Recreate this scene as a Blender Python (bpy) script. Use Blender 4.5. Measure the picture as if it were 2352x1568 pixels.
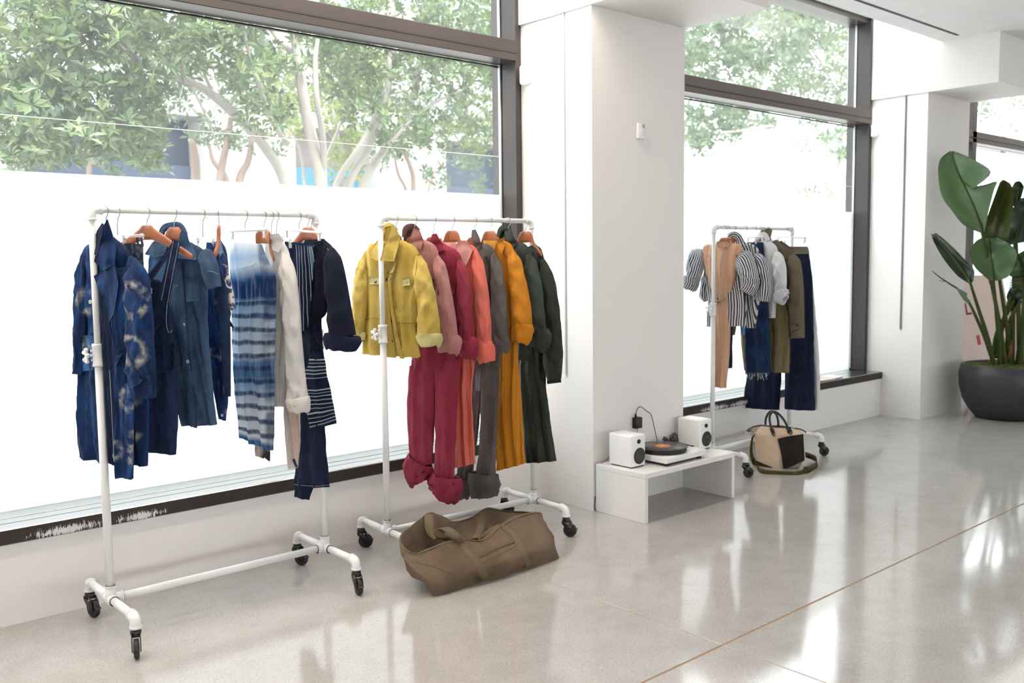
import bpy, bmesh, math, random
import numpy as np
from mathutils import Vector as V, Matrix, noise
from mathutils.bvhtree import BVHTree

for _o in list(bpy.data.objects):
    bpy.data.objects.remove(_o)
SC = bpy.context.scene
COL = SC.collection
random.seed(7)
PI = math.pi

# ------------------------------------------------------------------ camera
YAW, PITCH, ROLL, FPX = 0.72149, 0.08742, 0.01181, 2129.4
CAM = V((0, 0, 1.5))
_f = V((math.sin(YAW) * math.cos(PITCH), math.cos(YAW) * math.cos(PITCH), -math.sin(PITCH)))
_r = V((math.cos(YAW), -math.sin(YAW), 0))
_d = _f.cross(_r)
RIGHT = _r * math.cos(ROLL) + _d * math.sin(ROLL)
DOWN = -_r * math.sin(ROLL) + _d * math.cos(ROLL)
FWD = _f
cd = bpy.data.cameras.new('camera')
cam = bpy.data.objects.new('camera', cd)
COL.objects.link(cam)
cd.sensor_fit = 'HORIZONTAL'
cd.sensor_width = 36.0
cd.lens = FPX / 2352 * 36
cd.clip_end = 300
cam.matrix_world = Matrix((
    (RIGHT.x, -DOWN.x, -FWD.x, CAM.x),
    (RIGHT.y, -DOWN.y, -FWD.y, CAM.y),
    (RIGHT.z, -DOWN.z, -FWD.z, CAM.z),
    (0, 0, 0, 1)))
cd.dof.use_dof = True
cd.dof.focus_distance = 4.4
cd.dof.aperture_fstop = 3.2
SC.camera = cam

# ------------------------------------------------------------------ light
SKY = 5.6
SUN = 8.0
LAMP = 6.5
SLOT = 75.0
w = bpy.data.worlds.new('sky')
SC.world = w
w.use_nodes = True
_bg = w.node_tree.nodes['Background']
_bg.inputs[0].default_value = (0.93, 0.97, 1.0, 1)
_bg.inputs[1].default_value = SKY
sun = bpy.data.lights.new('sun', 'SUN')
sun.energy = SUN
sun.angle = math.radians(12)
sun.color = (1, 0.96, 0.88)
so = bpy.data.objects.new('sun', sun)
COL.objects.link(so)
so.rotation_euler = (math.radians(32), 0, math.radians(-25))   # from behind the shop, high
SC.view_settings.view_transform = 'Standard'
SC.view_settings.look = 'None'
SC.view_settings.gamma = 1
SC.view_settings.use_curve_mapping = False
SC.view_settings.exposure = 0.36
SC.cycles.use_denoising = True
SC.cycles.max_bounces = 6
SC.cycles.diffuse_bounces = 3
SC.cycles.glossy_bounces = 3
SC.cycles.transmission_bounces = 4
SC.cycles.transparent_max_bounces = 8
SC.cycles.use_adaptive_sampling = True
SC.cycles.adaptive_threshold = 0.05
SC.cycles.adaptive_min_samples = 16
SC.cycles.light_sampling_threshold = 0.03
SC.cycles.caustics_reflective = False
SC.cycles.caustics_refractive = False
SC.cycles.sample_clamp_indirect = 8

# ------------------------------------------------------------------ helpers
def ray(x, y):
    return RIGHT * ((x - 1176) / FPX) + DOWN * ((y - 784) / FPX) + FWD

def at_y(x, y, Y):          # photo position -> point at world distance Y
    d = ray(x, y)
    return CAM + d * (Y / d.y)

def at_z(x, y, z):
    d = ray(x, y)
    return CAM + d * ((z - 1.5) / d.z)

ORG = {}
def tag(o, label=None, cat=None, group=None, kind=None):
    if label: o['label'] = label
    if cat: o['category'] = cat
    if group: o['group'] = group
    if kind: o['kind'] = kind
    return o

def thing(name, label, cat, loc=(0, 0, 0), rz=0, group=None, kind=None):
    o = bpy.data.objects.new(name, None)
    COL.objects.link(o)
    o.empty_display_size = 0.05
    o.location = loc
    o.rotation_euler = (0, 0, rz)
    ORG[o.name] = V(loc)
    return tag(o, label, cat, group, kind)

def mk(name, verts, faces, mat, parent=None, smooth=True, uv=None, local=False, label=None):
    """one mesh object; vertices in world space unless local"""
    o0 = ORG.get(parent.name, V((0, 0, 0))) if (parent and not local) else V((0, 0, 0))
    me = bpy.data.meshes.new(name)
    me.from_pydata([tuple(V(v) - o0) for v in verts], [], faces)
    if uv:
        ul = me.uv_layers.new(name='UVMap')
        for lp in me.loops:
            ul.data[lp.index].uv = uv[lp.vertex_index]
    if smooth:
        me.polygons.foreach_set('use_smooth', [True] * len(me.polygons))
    me.materials.append(mat)
    me.update()
    o = bpy.data.objects.new(name, me)
    COL.objects.link(o)
    if parent:
        o.parent = parent
    ORG[o.name] = o0 if not local else V((0, 0, 0))
    if label: o['label'] = label
    return o

def join(*parts):
    vs, fs = [], []
    for v, f in parts:
        k = len(vs)
        vs += list(v)
        fs += [tuple(i + k for i in q) for q in f]
    return vs, fs

def box(x0, x1, y0, y1, z0, z1):
    v = [(x, y, z) for z in (z0, z1) for y in (y0, y1) for x in (x0, x1)]
    f = [(0, 2, 3, 1), (4, 5, 7, 6), (0, 1, 5, 4), (2, 6, 7, 3), (0, 4, 6, 2), (1, 3, 7, 5)]
    return v, f

def bbox(x0, x1, y0, y1, z0, z1, b=0.005, seg=2):
    bm = bmesh.new()
    v, f = box(x0, x1, y0, y1, z0, z1)
    bv = [bm.verts.new(p) for p in v]
    for q in f: bm.faces.new([bv[i] for i in q])
    bmesh.ops.bevel(bm, geom=list(bm.edges), offset=b, segments=seg, profile=0.5, affect='EDGES')
    bm.verts.index_update()
    r = [tuple(p.co) for p in bm.verts], [tuple(p.index for p in q.verts) for q in bm.faces]
    bm.free()
    return r

def xf(mesh, M):
    return [tuple(M @ V(p)) for p in mesh[0]], mesh[1]

def frame_from(t, ref=V((0, 0, 1))):
    t = t.normalized()
    a = ref.cross(t)
    if a.length < 1e-4: a = V((1, 0, 0)).cross(t)
    a.normalize()
    return a, t.cross(a)

def tube(pts, rad, seg=10, cap=True, ref=V((0, 0, 1)), flat=1.0):
    pts = [V(p) for p in pts]
    n = len(pts)
    if not hasattr(rad, '__len__'): rad = [rad] * n
    vs, fs = [], []
    pa = None
    for i, p in enumerate(pts):
        t = (pts[min(i + 1, n - 1)] - pts[max(i - 1, 0)])
        if t.length < 1e-9: t = V((0, 0, 1))
        t.normalize()
        if pa is None:
            a, b = frame_from(t, ref)
        else:
            a = pa - t * pa.dot(t)
            if a.length < 1e-6: a, _ = frame_from(t, ref)
            a.normalize()
            b = t.cross(a)
        pa = a
        for k in range(seg):
            an = 2 * PI * k / seg
            vs.append(tuple(p + a * (rad[i] * math.cos(an)) + b * (rad[i] * flat * math.sin(an))))
    for i in range(n - 1):
        for k in range(seg):
            k2 = (k + 1) % seg
            fs.append((i * seg + k, i * seg + k2, (i + 1) * seg + k2, (i + 1) * seg + k))
    if cap:
        fs.append(tuple(range(seg - 1, -1, -1)))
        fs.append(tuple((n - 1) * seg + k for k in range(seg)))
    return vs, fs

def smooth_pts(pts, n):
    """Catmull-Rom through any-dimension points"""
    P = [np.array(p, float) for p in pts]
    P = [2 * P[0] - P[1]] + P + [2 * P[-1] - P[-2]]
    m = len(P) - 3
    out = []
    for i in range(n):
        s = i / (n - 1) * m
        k = min(int(s), m - 1)
        t = s - k
        a, b, c, d = P[k], P[k + 1], P[k + 2], P[k + 3]
        out.append(0.5 * ((2 * b) + (c - a) * t + (2 * a - 5 * b + 4 * c - d) * t * t + (3 * b - 3 * c + d - a) * t ** 3))
    return out

def lathe(prof, seg=32, c=(0, 0, 0)):
    vs, fs = [], []
    for r, z in prof:
        for k in range(seg):
            a = 2 * PI * k / seg
            vs.append((c[0] + r * math.cos(a), c[1] + r * math.sin(a), c[2] + z))
    for i in range(len(prof) - 1):
        for k in range(seg):
            k2 = (k + 1) % seg
            fs.append((i * seg + k, i * seg + k2, (i + 1) * seg + k2, (i + 1) * seg + k))
    return vs, fs

def ribbon(pts, wdir, wid, th=0.003):
    """flat strap along pts; wdir = width direction (one or per point)"""
    n = len(pts)
    vs, fs = [], []
    for i, p in enumerate(pts):
        p = V(p)
        wv = V(wdir[i] if isinstance(wdir, list) else wdir).normalized()
        t = V(pts[min(i + 1, n - 1)]) - V(pts[max(i - 1, 0)])
        nn = t.cross(wv)
        nn.normalize()
        h = (wid[i] if hasattr(wid, '__len__') else wid) / 2
        vs += [p + wv * h + nn * th / 2, p - wv * h + nn * th / 2, p - wv * h - nn * th / 2, p + wv * h - nn * th / 2]
    for i in range(n - 1):
        for k in range(4):
            k2 = (k + 1) % 4
            fs.append((i * 4 + k, i * 4 + k2, i * 4 + 4 + k2, i * 4 + 4 + k))
    fs += [(3, 2, 1, 0), tuple((n - 1) * 4 + k for k in range(4))]
    return vs, fs

# ------------------------------------------------------------------ materials
class NT:
    def __init__(s, name):
        s.m = bpy.data.materials.new(name)
        s.m.use_nodes = True
        s.t = s.m.node_tree
        s.b = s.t.nodes['Principled BSDF']
        s.out = s.t.nodes['Material Output']
    def n(s, typ, **kw):
        x = s.t.nodes.new(typ)
        for k, v in kw.items():
            if k.startswith('i_'):
                x.inputs[k[2:].replace('_', ' ')].default_value = v
            else:
                setattr(x, k, v)
        return x
    def l(s, a, b): s.t.links.new(a, b)
    def math(s, op, a, b=None, clamp=False):
        x = s.n('ShaderNodeMath', operation=op, use_clamp=clamp)
        for i, q in enumerate((a, b)):
            if q is None: continue
            if isinstance(q, (int, float)): x.inputs[i].default_value = q
            else: s.l(q, x.inputs[i])
        return x.outputs[0]
    def mixc(s, fac, a, b, mode='MIX'):
        x = s.n('ShaderNodeMix', data_type='RGBA', blend_type=mode)
        for q, i in ((fac, 0), (a, 6), (b, 7)):
            if isinstance(q, (int, float)): x.inputs[i].default_value = q
            elif isinstance(q, tuple): x.inputs[i].default_value = (*q, 1) if len(q) == 3 else q
            else: s.l(q, x.inputs[i])
        return x.outputs[2]
    def ramp(s, fac, stops, interp='LINEAR'):
        x = s.n('ShaderNodeValToRGB')
        cr = x.color_ramp
        cr.interpolation = interp
        while len(cr.elements) < len(stops): cr.elements.new(0.5)
        for e, (p, c) in zip(cr.elements, stops):
            e.position = p
            e.color = (*c, 1) if isinstance(c, tuple) else (c, c, c, 1)
        s.l(fac, x.inputs[0])
        return x.outputs[0]
    def noise(s, vec, scale, detail=3, rough=0.55, dist=0.0):
        x = s.n('ShaderNodeTexNoise')
        x.inputs['Scale'].default_value = scale
        x.inputs['Detail'].default_value = detail
        x.inputs['Roughness'].default_value = rough
        x.inputs['Distortion'].default_value = dist
        if vec is not None: s.l(vec, x.inputs['Vector'])
        return x.outputs[0]
    def mapv(s, vec, scale=(1, 1, 1), loc=(0, 0, 0), rot=(0, 0, 0)):
        x = s.n('ShaderNodeMapping')
        x.inputs['Scale'].default_value = scale
        x.inputs['Location'].default_value = loc
        x.inputs['Rotation'].default_value = rot
        s.l(vec, x.inputs['Vector'])
        return x.outputs[0]
    def bump(s, h, strength=0.2, dist=0.01):
        x = s.n('ShaderNodeBump')
        x.inputs['Strength'].default_value = strength
        x.inputs['Distance'].default_value = dist
        s.l(h, x.inputs['Height'])
        s.l(x.outputs[0], s.b.inputs['Normal'])
    def obj(s): return s.n('ShaderNodeTexCoord').outputs['Object']
    def uv(s): return s.n('ShaderNodeTexCoord').outputs['UV']

def plain(name, c, rough=0.5, metal=0.0, spec=0.5, bump=0, bscale=40, coat=0):
    t = NT(name)
    t.b.inputs['Roughness'].default_value = rough
    t.b.inputs['Metallic'].default_value = metal
    t.b.inputs['Specular IOR Level'].default_value = spec
    t.b.inputs['Coat Weight'].default_value = coat
    nz = t.noise(t.obj(), 6, 0)
    col = t.mixc(nz, tuple(q * 0.96 for q in c), tuple(min(1, q * 1.04) for q in c))
    t.l(col, t.b.inputs['Base Color'])
    if bump: t.bump(t.noise(t.obj(), bscale, 4), bump, 0.01)
    return t.m

def cloth(name, c, c2=None, fade=0.25, rough=0.85, trans=0.0, weave=1.0, scale=7):
    """woven fabric: two tones, soft worn mottling, fine weave relief"""
    t = NT(name)
    ob = t.obj()
    c2 = c2 or tuple(min(1, q * 1.5 + 0.01) for q in c)
    n1 = t.noise(t.mapv(ob, (scale, scale, scale * 0.5)), 1, 3, 0.62)
    col = t.mixc(t.ramp(n1, [(0.38, 0.0), (0.72, fade)]), c, c2)
    t.l(col, t.b.inputs['Base Color'])
    t.b.inputs['Roughness'].default_value = rough
    t.b.inputs['Specular IOR Level'].default_value = 0.25
    h1 = t.noise(t.mapv(ob, (9, 9, 3.5)), 1, 3, 0.6, 0.6)
    h2 = t.noise(ob, 260, 0)
    t.bump(t.math('ADD', h1, t.math('MULTIPLY', h2, 0.12 * weave)), 0.55, 0.03)
    if trans:
        tr = t.n('ShaderNodeBsdfTranslucent')
        t.l(col, tr.inputs[0])
        mx = t.n('ShaderNodeMixShader')
        mx.inputs[0].default_value = trans
        t.l(t.b.outputs[0], mx.inputs[1])
        t.l(tr.outputs[0], mx.inputs[2])
        t.l(mx.outputs[0], t.out.inputs[0])
    return t.m

M = {}
# ---- surfaces of the room
def wall_mat():
    t = NT('white_wall_paint')
    nz = t.noise(t.obj(), 1.3, 3)
    t.l(t.mixc(nz, (0.85, 0.815, 0.785), (0.89, 0.865, 0.84)), t.b.inputs['Base Color'])
    t.b.inputs['Roughness'].default_value = 0.55
    return t.m
M['wall'] = wall_mat()
M['ceiling'] = plain('ceiling_paint', (0.86, 0.86, 0.86), 0.8)

def floor_mat():
    t = NT('polished_concrete')
    ob = t.obj()
    big = t.noise(ob, 0.9, 4, 0.6)
    mid = t.noise(ob, 7, 5, 0.65)
    fine = t.noise(ob, 110, 4, 0.8)
    c = t.mixc(big, (0.37, 0.34, 0.315), (0.55, 0.53, 0.51))
    c = t.mixc(t.ramp(mid, [(0.35, 0.0), (0.7, 0.35)]), c, (0.63, 0.615, 0.60))
    c = t.mixc(t.ramp(fine, [(0.36, 0.55), (0.50, 0.0)]), c, (0.26, 0.23, 0.20))
    vo = t.n('ShaderNodeTexVoronoi', feature='F1')
    vo.inputs['Scale'].default_value = 62
    vo.inputs['Randomness'].default_value = 1
    t.l(ob, vo.inputs['Vector'])
    spk = t.math('LESS_THAN', vo.outputs['Distance'], 0.13)
    sep = t.n('ShaderNodeSeparateColor')
    t.l(vo.outputs['Color'], sep.inputs[0])
    w1 = t.math('MULTIPLY', spk, t.math('GREATER_THAN', sep.outputs[0], 0.90))
    d1 = t.math('MULTIPLY', spk, t.math('LESS_THAN', sep.outputs[0], 0.12))
    c = t.mixc(t.math('MULTIPLY', w1, 0.7), c, (0.85, 0.84, 0.80))
    c = t.mixc(t.math('MULTIPLY', d1, 0.6), c, (0.19, 0.17, 0.155))
    t.l(c, t.b.inputs['Base Color'])
    r = t.ramp(t.noise(ob, 2.2, 5, 0.65), [(0.3, 0.06), (0.75, 0.14)])
    t.l(r, t.b.inputs['Roughness'])
    t.b.inputs['Specular IOR Level'].default_value = 0.5
    t.bump(t.noise(ob, 3.0, 3), 0.02, 0.02)
    return t.m
M['floor'] = floor_mat()
M['joint'] = plain('rusty_joint_filler', (0.42, 0.22, 0.10), 0.8)

def frame_mat():
    t = NT('bronze_window_metal')
    nz = t.noise(t.obj(), 3, 3)
    t.l(t.mixc(nz, (0.034, 0.027, 0.026), (0.050, 0.041, 0.039)), t.b.inputs['Base Color'])
    t.b.inputs['Metallic'].default_value = 0.2
    t.b.inputs['Roughness'].default_value = 0.4
    t.b.inputs['Specular IOR Level'].default_value = 0.4
    t.b.inputs['Coat Weight'].default_value = 0.12
    t.b.inputs['Coat Roughness'].default_value = 0.2
    return t.m
M['frame'] = frame_mat()
M['sill_top'] = plain('satin_anodised_sill', (0.36, 0.36, 0.36), 0.24, metal=1.0)

def sill_front_mat():
    t = NT('scuffed_sill_edge')
    ob = t.obj()
    sx = t.n('ShaderNodeSeparateXYZ')
    t.l(ob, sx.inputs[0])
    st = t.noise(t.mapv(ob, (150, 40, 28), rot=(0, 0.7, 0)), 1, 5, 0.7, 1.0)
    def blob(cx, w):
        d = t.math('ABSOLUTE', t.math('SUBTRACT', sx.outputs[0], cx))
        return t.math('SUBTRACT', 1.0, t.math('DIVIDE', d, w), clamp=True)
    b = t.math('MAXIMUM', t.math('MAXIMUM', blob(1.14, 0.22), blob(1.46, 0.17)), t.math('MAXIMUM', blob(5.75, 0.3), blob(6.1, 0.25)))
    hz = t.math('SUBTRACT', 1.0, t.math('DIVIDE', t.math('ABSOLUTE', t.math('SUBTRACT', sx.outputs[2], 0.365)), 0.045), clamp=True)
    m = t.ramp(t.math('ADD', t.math('MULTIPLY', t.math('POWER', b, 0.6), hz), t.math('MULTIPLY', t.math('SUBTRACT', st, 0.5), 2.2)), [(0.62, 0.0), (0.70, 1.0)])
    t.l(t.mixc(m, (0.040, 0.030, 0.028), (0.72, 0.70, 0.69)), t.b.inputs['Base Color'])
    t.b.inputs['Roughness'].default_value = 0.55
    t.b.inputs['Specular IOR Level'].default_value = 0.3
    return t.m
M['sill_front'] = sill_front_mat()

def film_mat():
    t = NT('white_frosted_film')
    tr = t.n('ShaderNodeBsdfTranslucent')
    df = t.n('ShaderNodeBsdfDiffuse')
    c = t.mixc(t.noise(t.obj(), 0.7, 2), (0.94, 0.95, 0.955), (0.98, 0.98, 0.98))
    t.l(c, tr.inputs[0]); t.l(c, df.inputs[0])
    mx = t.n('ShaderNodeMixShader'); mx.inputs[0].default_value = 0.12
    t.l(tr.outputs[0], mx.inputs[1]); t.l(df.outputs[0], mx.inputs[2])
    t.l(mx.outputs[0], t.out.inputs[0])
    return t.m
M['film'] = film_mat()

def glass_mat():
    t = NT('veiled_window_glass')
    tp = t.n('ShaderNodeBsdfTransparent'); tp.inputs[0].default_value = (0.93, 0.97, 0.96, 1)
    tr = t.n('ShaderNodeBsdfTranslucent'); tr.inputs[0].default_value = (0.95, 0.98, 1, 1)
    gl = t.n('ShaderNodeBsdfGlossy'); gl.inputs['Roughness'].default_value = 0.02
    m1 = t.n('ShaderNodeMixShader')
    m1.inputs[0].default_value = 0.05; t.l(tp.outputs[0], m1.inputs[1]); t.l(tr.outputs[0], m1.inputs[2])  # even translucent share puts a haze into the glass, lifting dark tones behind
    lw = t.n('ShaderNodeLayerWeight'); lw.inputs[0].default_value = 0.5
    fr = t.math('MULTIPLY_ADD', t.math('POWER', lw.outputs['Facing'], 5.0), 0.9)
    fr.node.inputs[2].default_value = 0.03
    m2 = t.n('ShaderNodeMixShader')
    t.l(fr, m2.inputs[0]); t.l(m1.outputs[0], m2.inputs[1]); t.l(gl.outputs[0], m2.inputs[2])
    t.l(m2.outputs[0], t.out.inputs[0])
    return t.m
M['glass'] = glass_mat()
M['white_pipe'] = plain('white_plastic_pipe', (0.86, 0.855, 0.85), 0.35, spec=0.5)
M['black_plastic'] = plain('black_caster_plastic', (0.012, 0.012, 0.013), 0.28, spec=0.6)
M['rubber'] = plain('black_rubber', (0.018, 0.017, 0.017), 0.5)
M['steel'] = plain('bright_steel', (0.62, 0.62, 0.64), 0.3, metal=1)
M['hook'] = plain('hook_wire', (0.42, 0.42, 0.43), 0.4, metal=1)
M['alu'] = plain('pale_aluminium', (0.58, 0.62, 0.65), 0.45, metal=0.2)
M['white_plastic'] = plain('white_plastic', (0.88, 0.88, 0.88), 0.35)
M['bench'] = plain('white_painted_board', (0.86, 0.845, 0.83), 0.45)
M['brass'] = plain('brass', (0.75, 0.45, 0.16), 0.25, metal=1)
M['dark'] = plain('matte_black', (0.012, 0.011, 0.011), 0.55)

def clear_mat():
    t = NT('clear_hanger_plastic')
    tp = t.n('ShaderNodeBsdfTransparent'); tp.inputs[0].default_value = (0.97, 0.97, 0.98, 1)
    df = t.n('ShaderNodeBsdfPrincipled'); df.inputs['Base Color'].default_value = (0.9, 0.9, 0.92, 1); df.inputs['Roughness'].default_value = 0.15
    mx = t.n('ShaderNodeMixShader'); mx.inputs[0].default_value = 0.4
    t.l(tp.outputs[0], mx.inputs[1]); t.l(df.outputs[0], mx.inputs[2]); t.l(mx.outputs[0], t.out.inputs[0])
    return t.m
M['clear'] = clear_mat()

def wood_mat():
    t = NT('varnished_beech')
    g = t.noise(t.mapv(t.obj(), (18, 18, 90)), 1, 4, 0.6, 0.4)
    t.l(t.mixc(g, (0.30, 0.085, 0.03), (0.45, 0.16, 0.065)), t.b.inputs['Base Color'])
    t.b.inputs['Roughness'].default_value = 0.4
    return t.m
M['wood'] = wood_mat()

# ================================================================== the room
WY, GY = 4.23, 4.53          # room face of the low wall, glass plane
X0, X1, YB = -5.0, 16.0, -6.5
PIERS = ((-0.9 - 0.85, -0.9, 3.77), (3.95, 4.80, 3.77), (8.36, 9.23, 3.85), (13.0, 13.85, 3.85))
ZC = 3.36
def struct(name, mesh, mat, parent=None, smooth=False):
    o = mk(name, mesh[0], mesh[1], mat, parent, smooth)
    if parent is None: o['kind'] = 'structure'
    return o

fl = struct('floor', box(X0, X1, YB, 4.3, -0.20, -0.0025), M['joint'])
ys, xs = [YB, 2.088, 4.26], [X0, 2.908, 9.9, X1]
for i in range(len(xs) - 1):
    for j in range(2):
        struct('slab', bbox(xs[i] + 0.0022, xs[i + 1] - 0.0022, ys[j] + 0.004, ys[j + 1] - 0.004, -0.10, 0.0, 0.002, 1), M['floor'], fl)

# low wall below the windows, with its sill
wl = struct('wall_back', box(X0, X1, WY, 4.62, 0, 0.343), M['wall'])
for k, (a, b) in enumerate(((-0.9, 3.95), (4.80, 8.36), (9.23, 13.0))):
    st = struct('trim_%d' % (k + 1), bbox(a + 0.002, b - 0.002, WY - 0.012, 4.62, 0.345, 0.412, 0.004, 1), M['sill_top'])
    struct('sill_edge', bbox(a + 0.004, b - 0.004, WY - 0.016, WY - 0.012, 0.349, 0.408, 0.001, 1), M['sill_front'], st)
    struct('glazing_bead', box(a + 0.01, b - 0.01, 4.314, 4.317, 0.412, 0.4126), M['dark'], st)
for k, (a, b, y) in enumerate(PIERS):
    p = struct('wall_pier_%d' % (k + 1), box(a, b, y, 4.62, 0, 2.945), M['wall'])
    struct('trim_%d' % (k + 11), box(a - 0.02, b + 0.02, y - 0.60, 4.62, 2.9455, 4.2), M['wall'])
# header above the windows, ceiling, far shell
struct('wall_header', box(X0, X1, 4.34, 4.70, 3.69, 4.2), M['wall'])
ce = struct('ceiling', box(X0, X1, YB, 3.73, ZC, ZC + 0.3), M['ceiling'])
struct('trim_21', box(X0, X1, 3.73, 4.7, 4.2, 4.3), M['ceiling'])
sl = struct('trim_22', box(6.48, 8.20, 3.525, 3.55, ZC - 0.003, ZC + 0.0), M['dark'])
struct('wall_right', box(X1, X1 + 0.2, YB, 4.6, 0, 4.2), M['wall'])
struct('wall_left', box(X0 - 0.2, X0, YB, 4.6, 0, 4.2), M['wall'])
struct('wall_lintel', box(X0, X1, YB - 0.2, YB, 1.8, 4.2), M['wall'])
struct('wall_parapet', box(X0, X1, YB - 0.2, YB, -0.2, 1.0), M['wall'])
struct('baseboard_left', box(X0, X0 + 0.012, YB, 4.2, 0, 0.10), M['wall'])

def window(n, a, b, zt=3.69, left_film=None):
    wdw = struct('window_%d' % n, bbox(a + 0.05, b - 0.05, 4.36, GY, 2.722, 2.845, 0.003, 1), M['frame'])   # the transom
    fr = M['frame']
    struct('transom_groove', box(a + 0.05, b - 0.05, 4.3575, 4.3605, 2.767, 2.776), M['dark'], wdw)
    for x in (a, b - 0.05):
        struct('jamb', bbox(x + 0.001, x + 0.049, 4.372, 4.60, 0.413, zt, 0.002, 1), fr, wdw)
    struct('head', bbox(a + 0.05, b - 0.05, 4.40, 4.60, 3.64, zt, 0.002, 1), fr, wdw)
    struct('bottom_rail', bbox(a + 0.05, b - 0.05, 4.40, 4.58, 0.412, 0.4135, 0.0005, 1), M['sill_top'], wdw)
    for z in (2.712, 2.848): struct('gasket', box(a + 0.05, b - 0.05, GY - 0.012, GY + 0.01, z - 0.004, z + 0.004), M['dark'], wdw)
    for x in (a + 0.053, b - 0.061): struct('glazing_strip', box(x, x + 0.008, GY - 0.022, GY - 0.004, 0.43, 3.64), M['alu'], wdw)
    for z0, z1 in ((0.4135, 2.722), (2.845, 3.64)):
        struct('pane', ([(a + 0.05, GY, z0), (b - 0.05, GY, z0), (b - 0.05, GY, z1), (a + 0.05, GY, z1)], [(0, 1, 2, 3)]), M['glass'], wdw)
    struct('frosted_film', box(a + 0.052, b - 0.052, GY - 0.004, GY - 0.002, 0.4135, 1.915), M['film'], wdw)
    struct('film_seam', box(a + 0.052, b - 0.052, GY - 0.003, GY - 0.002, 2.1545, 2.1575), M['white_plastic'], wdw)
    return wdw
window(1, -0.9, 3.95)
window(2, 4.80, 8.36)
window(3, 9.23, 13.0)
# mullion of the far window
struct('trim_23', bbox(10.56, 10.66, 4.36, 4.60, 0.43, 3.69, 0.003, 1), M['frame'])

# ---- fittings on the piers
def rod(x, y, z0, z1, label, mat):
    t = thing('blind_guide_rail', label, 'rail', (x, y, z0))
    mk('rail', *bbox(x - 0.012, x - 0.001, y - 0.006, y + 0.006, z0, z1, 0.002, 1), mat, t, False)
    mk('end_cap', *bbox(x - 0.014, x - 0.001, y - 0.008, y + 0.008, z0 - 0.01, z0, 0.002, 1), M['white_plastic'], t, False)
rod(3.95, 3.992, 0.80, 3.35, 'long pale metal rail down the white pier beside the yellow rack', M['alu'])
rod(8.36, 4.05, 0.82, 3.40, 'long dark metal rail down the white pier beside the plant', plain('dark_rail', (0.16, 0.17, 0.18), 0.4, metal=0.7))
def sensor(x, y, z, label):
    t = thing('motion_sensor', label, 'sensor', (x, y, z))
    mk('housing', *bbox(x - 0.05, x - 0.001, y - 0.035, y + 0.035, z - 0.06, z + 0.06, 0.018, 3), M['white_plastic'], t)
    mk('lens', *bbox(x - 0.0535, x - 0.049, y - 0.014, y + 0.014, z - 0.05, z - 0.01, 0.0015, 1), plain('sensor_lens', (0.8, 0.8, 0.82), 0.2), t)
sensor(3.95, 4.31, 2.635, 'white rounded motion sensor high on the pier next to the large window')
sensor(8.36, 4.33, 2.66, 'white rounded motion sensor on the pier next to the far window')
t = thing('thermostat', 'small white wall thermostat with a grey display on the front of the pier', 'thermostat', (4.36, 3.77, 2.27))
mk('housing', *bbox(4.332, 4.396, 3.748, 3.7695, 2.222, 2.317, 0.005, 2), M['white_plastic'], t)
mk('display', *bbox(4.366, 4.390, 3.7465, 3.7485, 2.288, 2.311, 0.0008, 1), plain('grey_display', (0.42, 0.42, 0.43), 0.3), t)

def lamp_mat(LAMP=LAMP):
    t = NT('warm_lamp_diffuser')
    e = t.n('ShaderNodeEmission')
    e.inputs[0].default_value = (1.0, 0.85, 0.70, 1)
    e.inputs[1].default_value = LAMP
    t.l(e.outputs[0], t.out.inputs[0])
    return t.m
M['lamp'] = lamp_mat()
for k, (x, y, nm) in enumerate(((-2.6, -2.2, 'first'), (0.3, -2.2, 'second'), (11.95, -2.2, 'third'))):
    t = thing('ceiling_lamp', 'long warm white ceiling lamp out of view, %s of three' % nm, 'lamp', (x, y, ZC), 0, 'ceiling lamps')
    mk('housing', *bbox(x - 0.9, x + 0.9, y - 0.12, y + 0.12, ZC - 0.06, ZC, 0.004, 1), M['white_plastic'], t, False)
    mk('diffuser', *box(x - 0.88, x + 0.88, y - 0.10, y + 0.10, ZC - 0.068, ZC - 0.0605), M['lamp'], t, False)

t = thing('slot_light', 'narrow warm linear light recessed in the ceiling above the racks', 'lamp', (-0.4, 3.5, ZC))
mk('housing', *bbox(-4.6, 3.8, 3.44, 3.52, ZC - 0.012, ZC, 0.002, 1), M['white_plastic'], t, False)
mk('diffuser', *box(-4.58, 3.78, 3.455, 3.505, ZC - 0.016, ZC - 0.0125), lamp_mat(SLOT), t, False)
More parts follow.
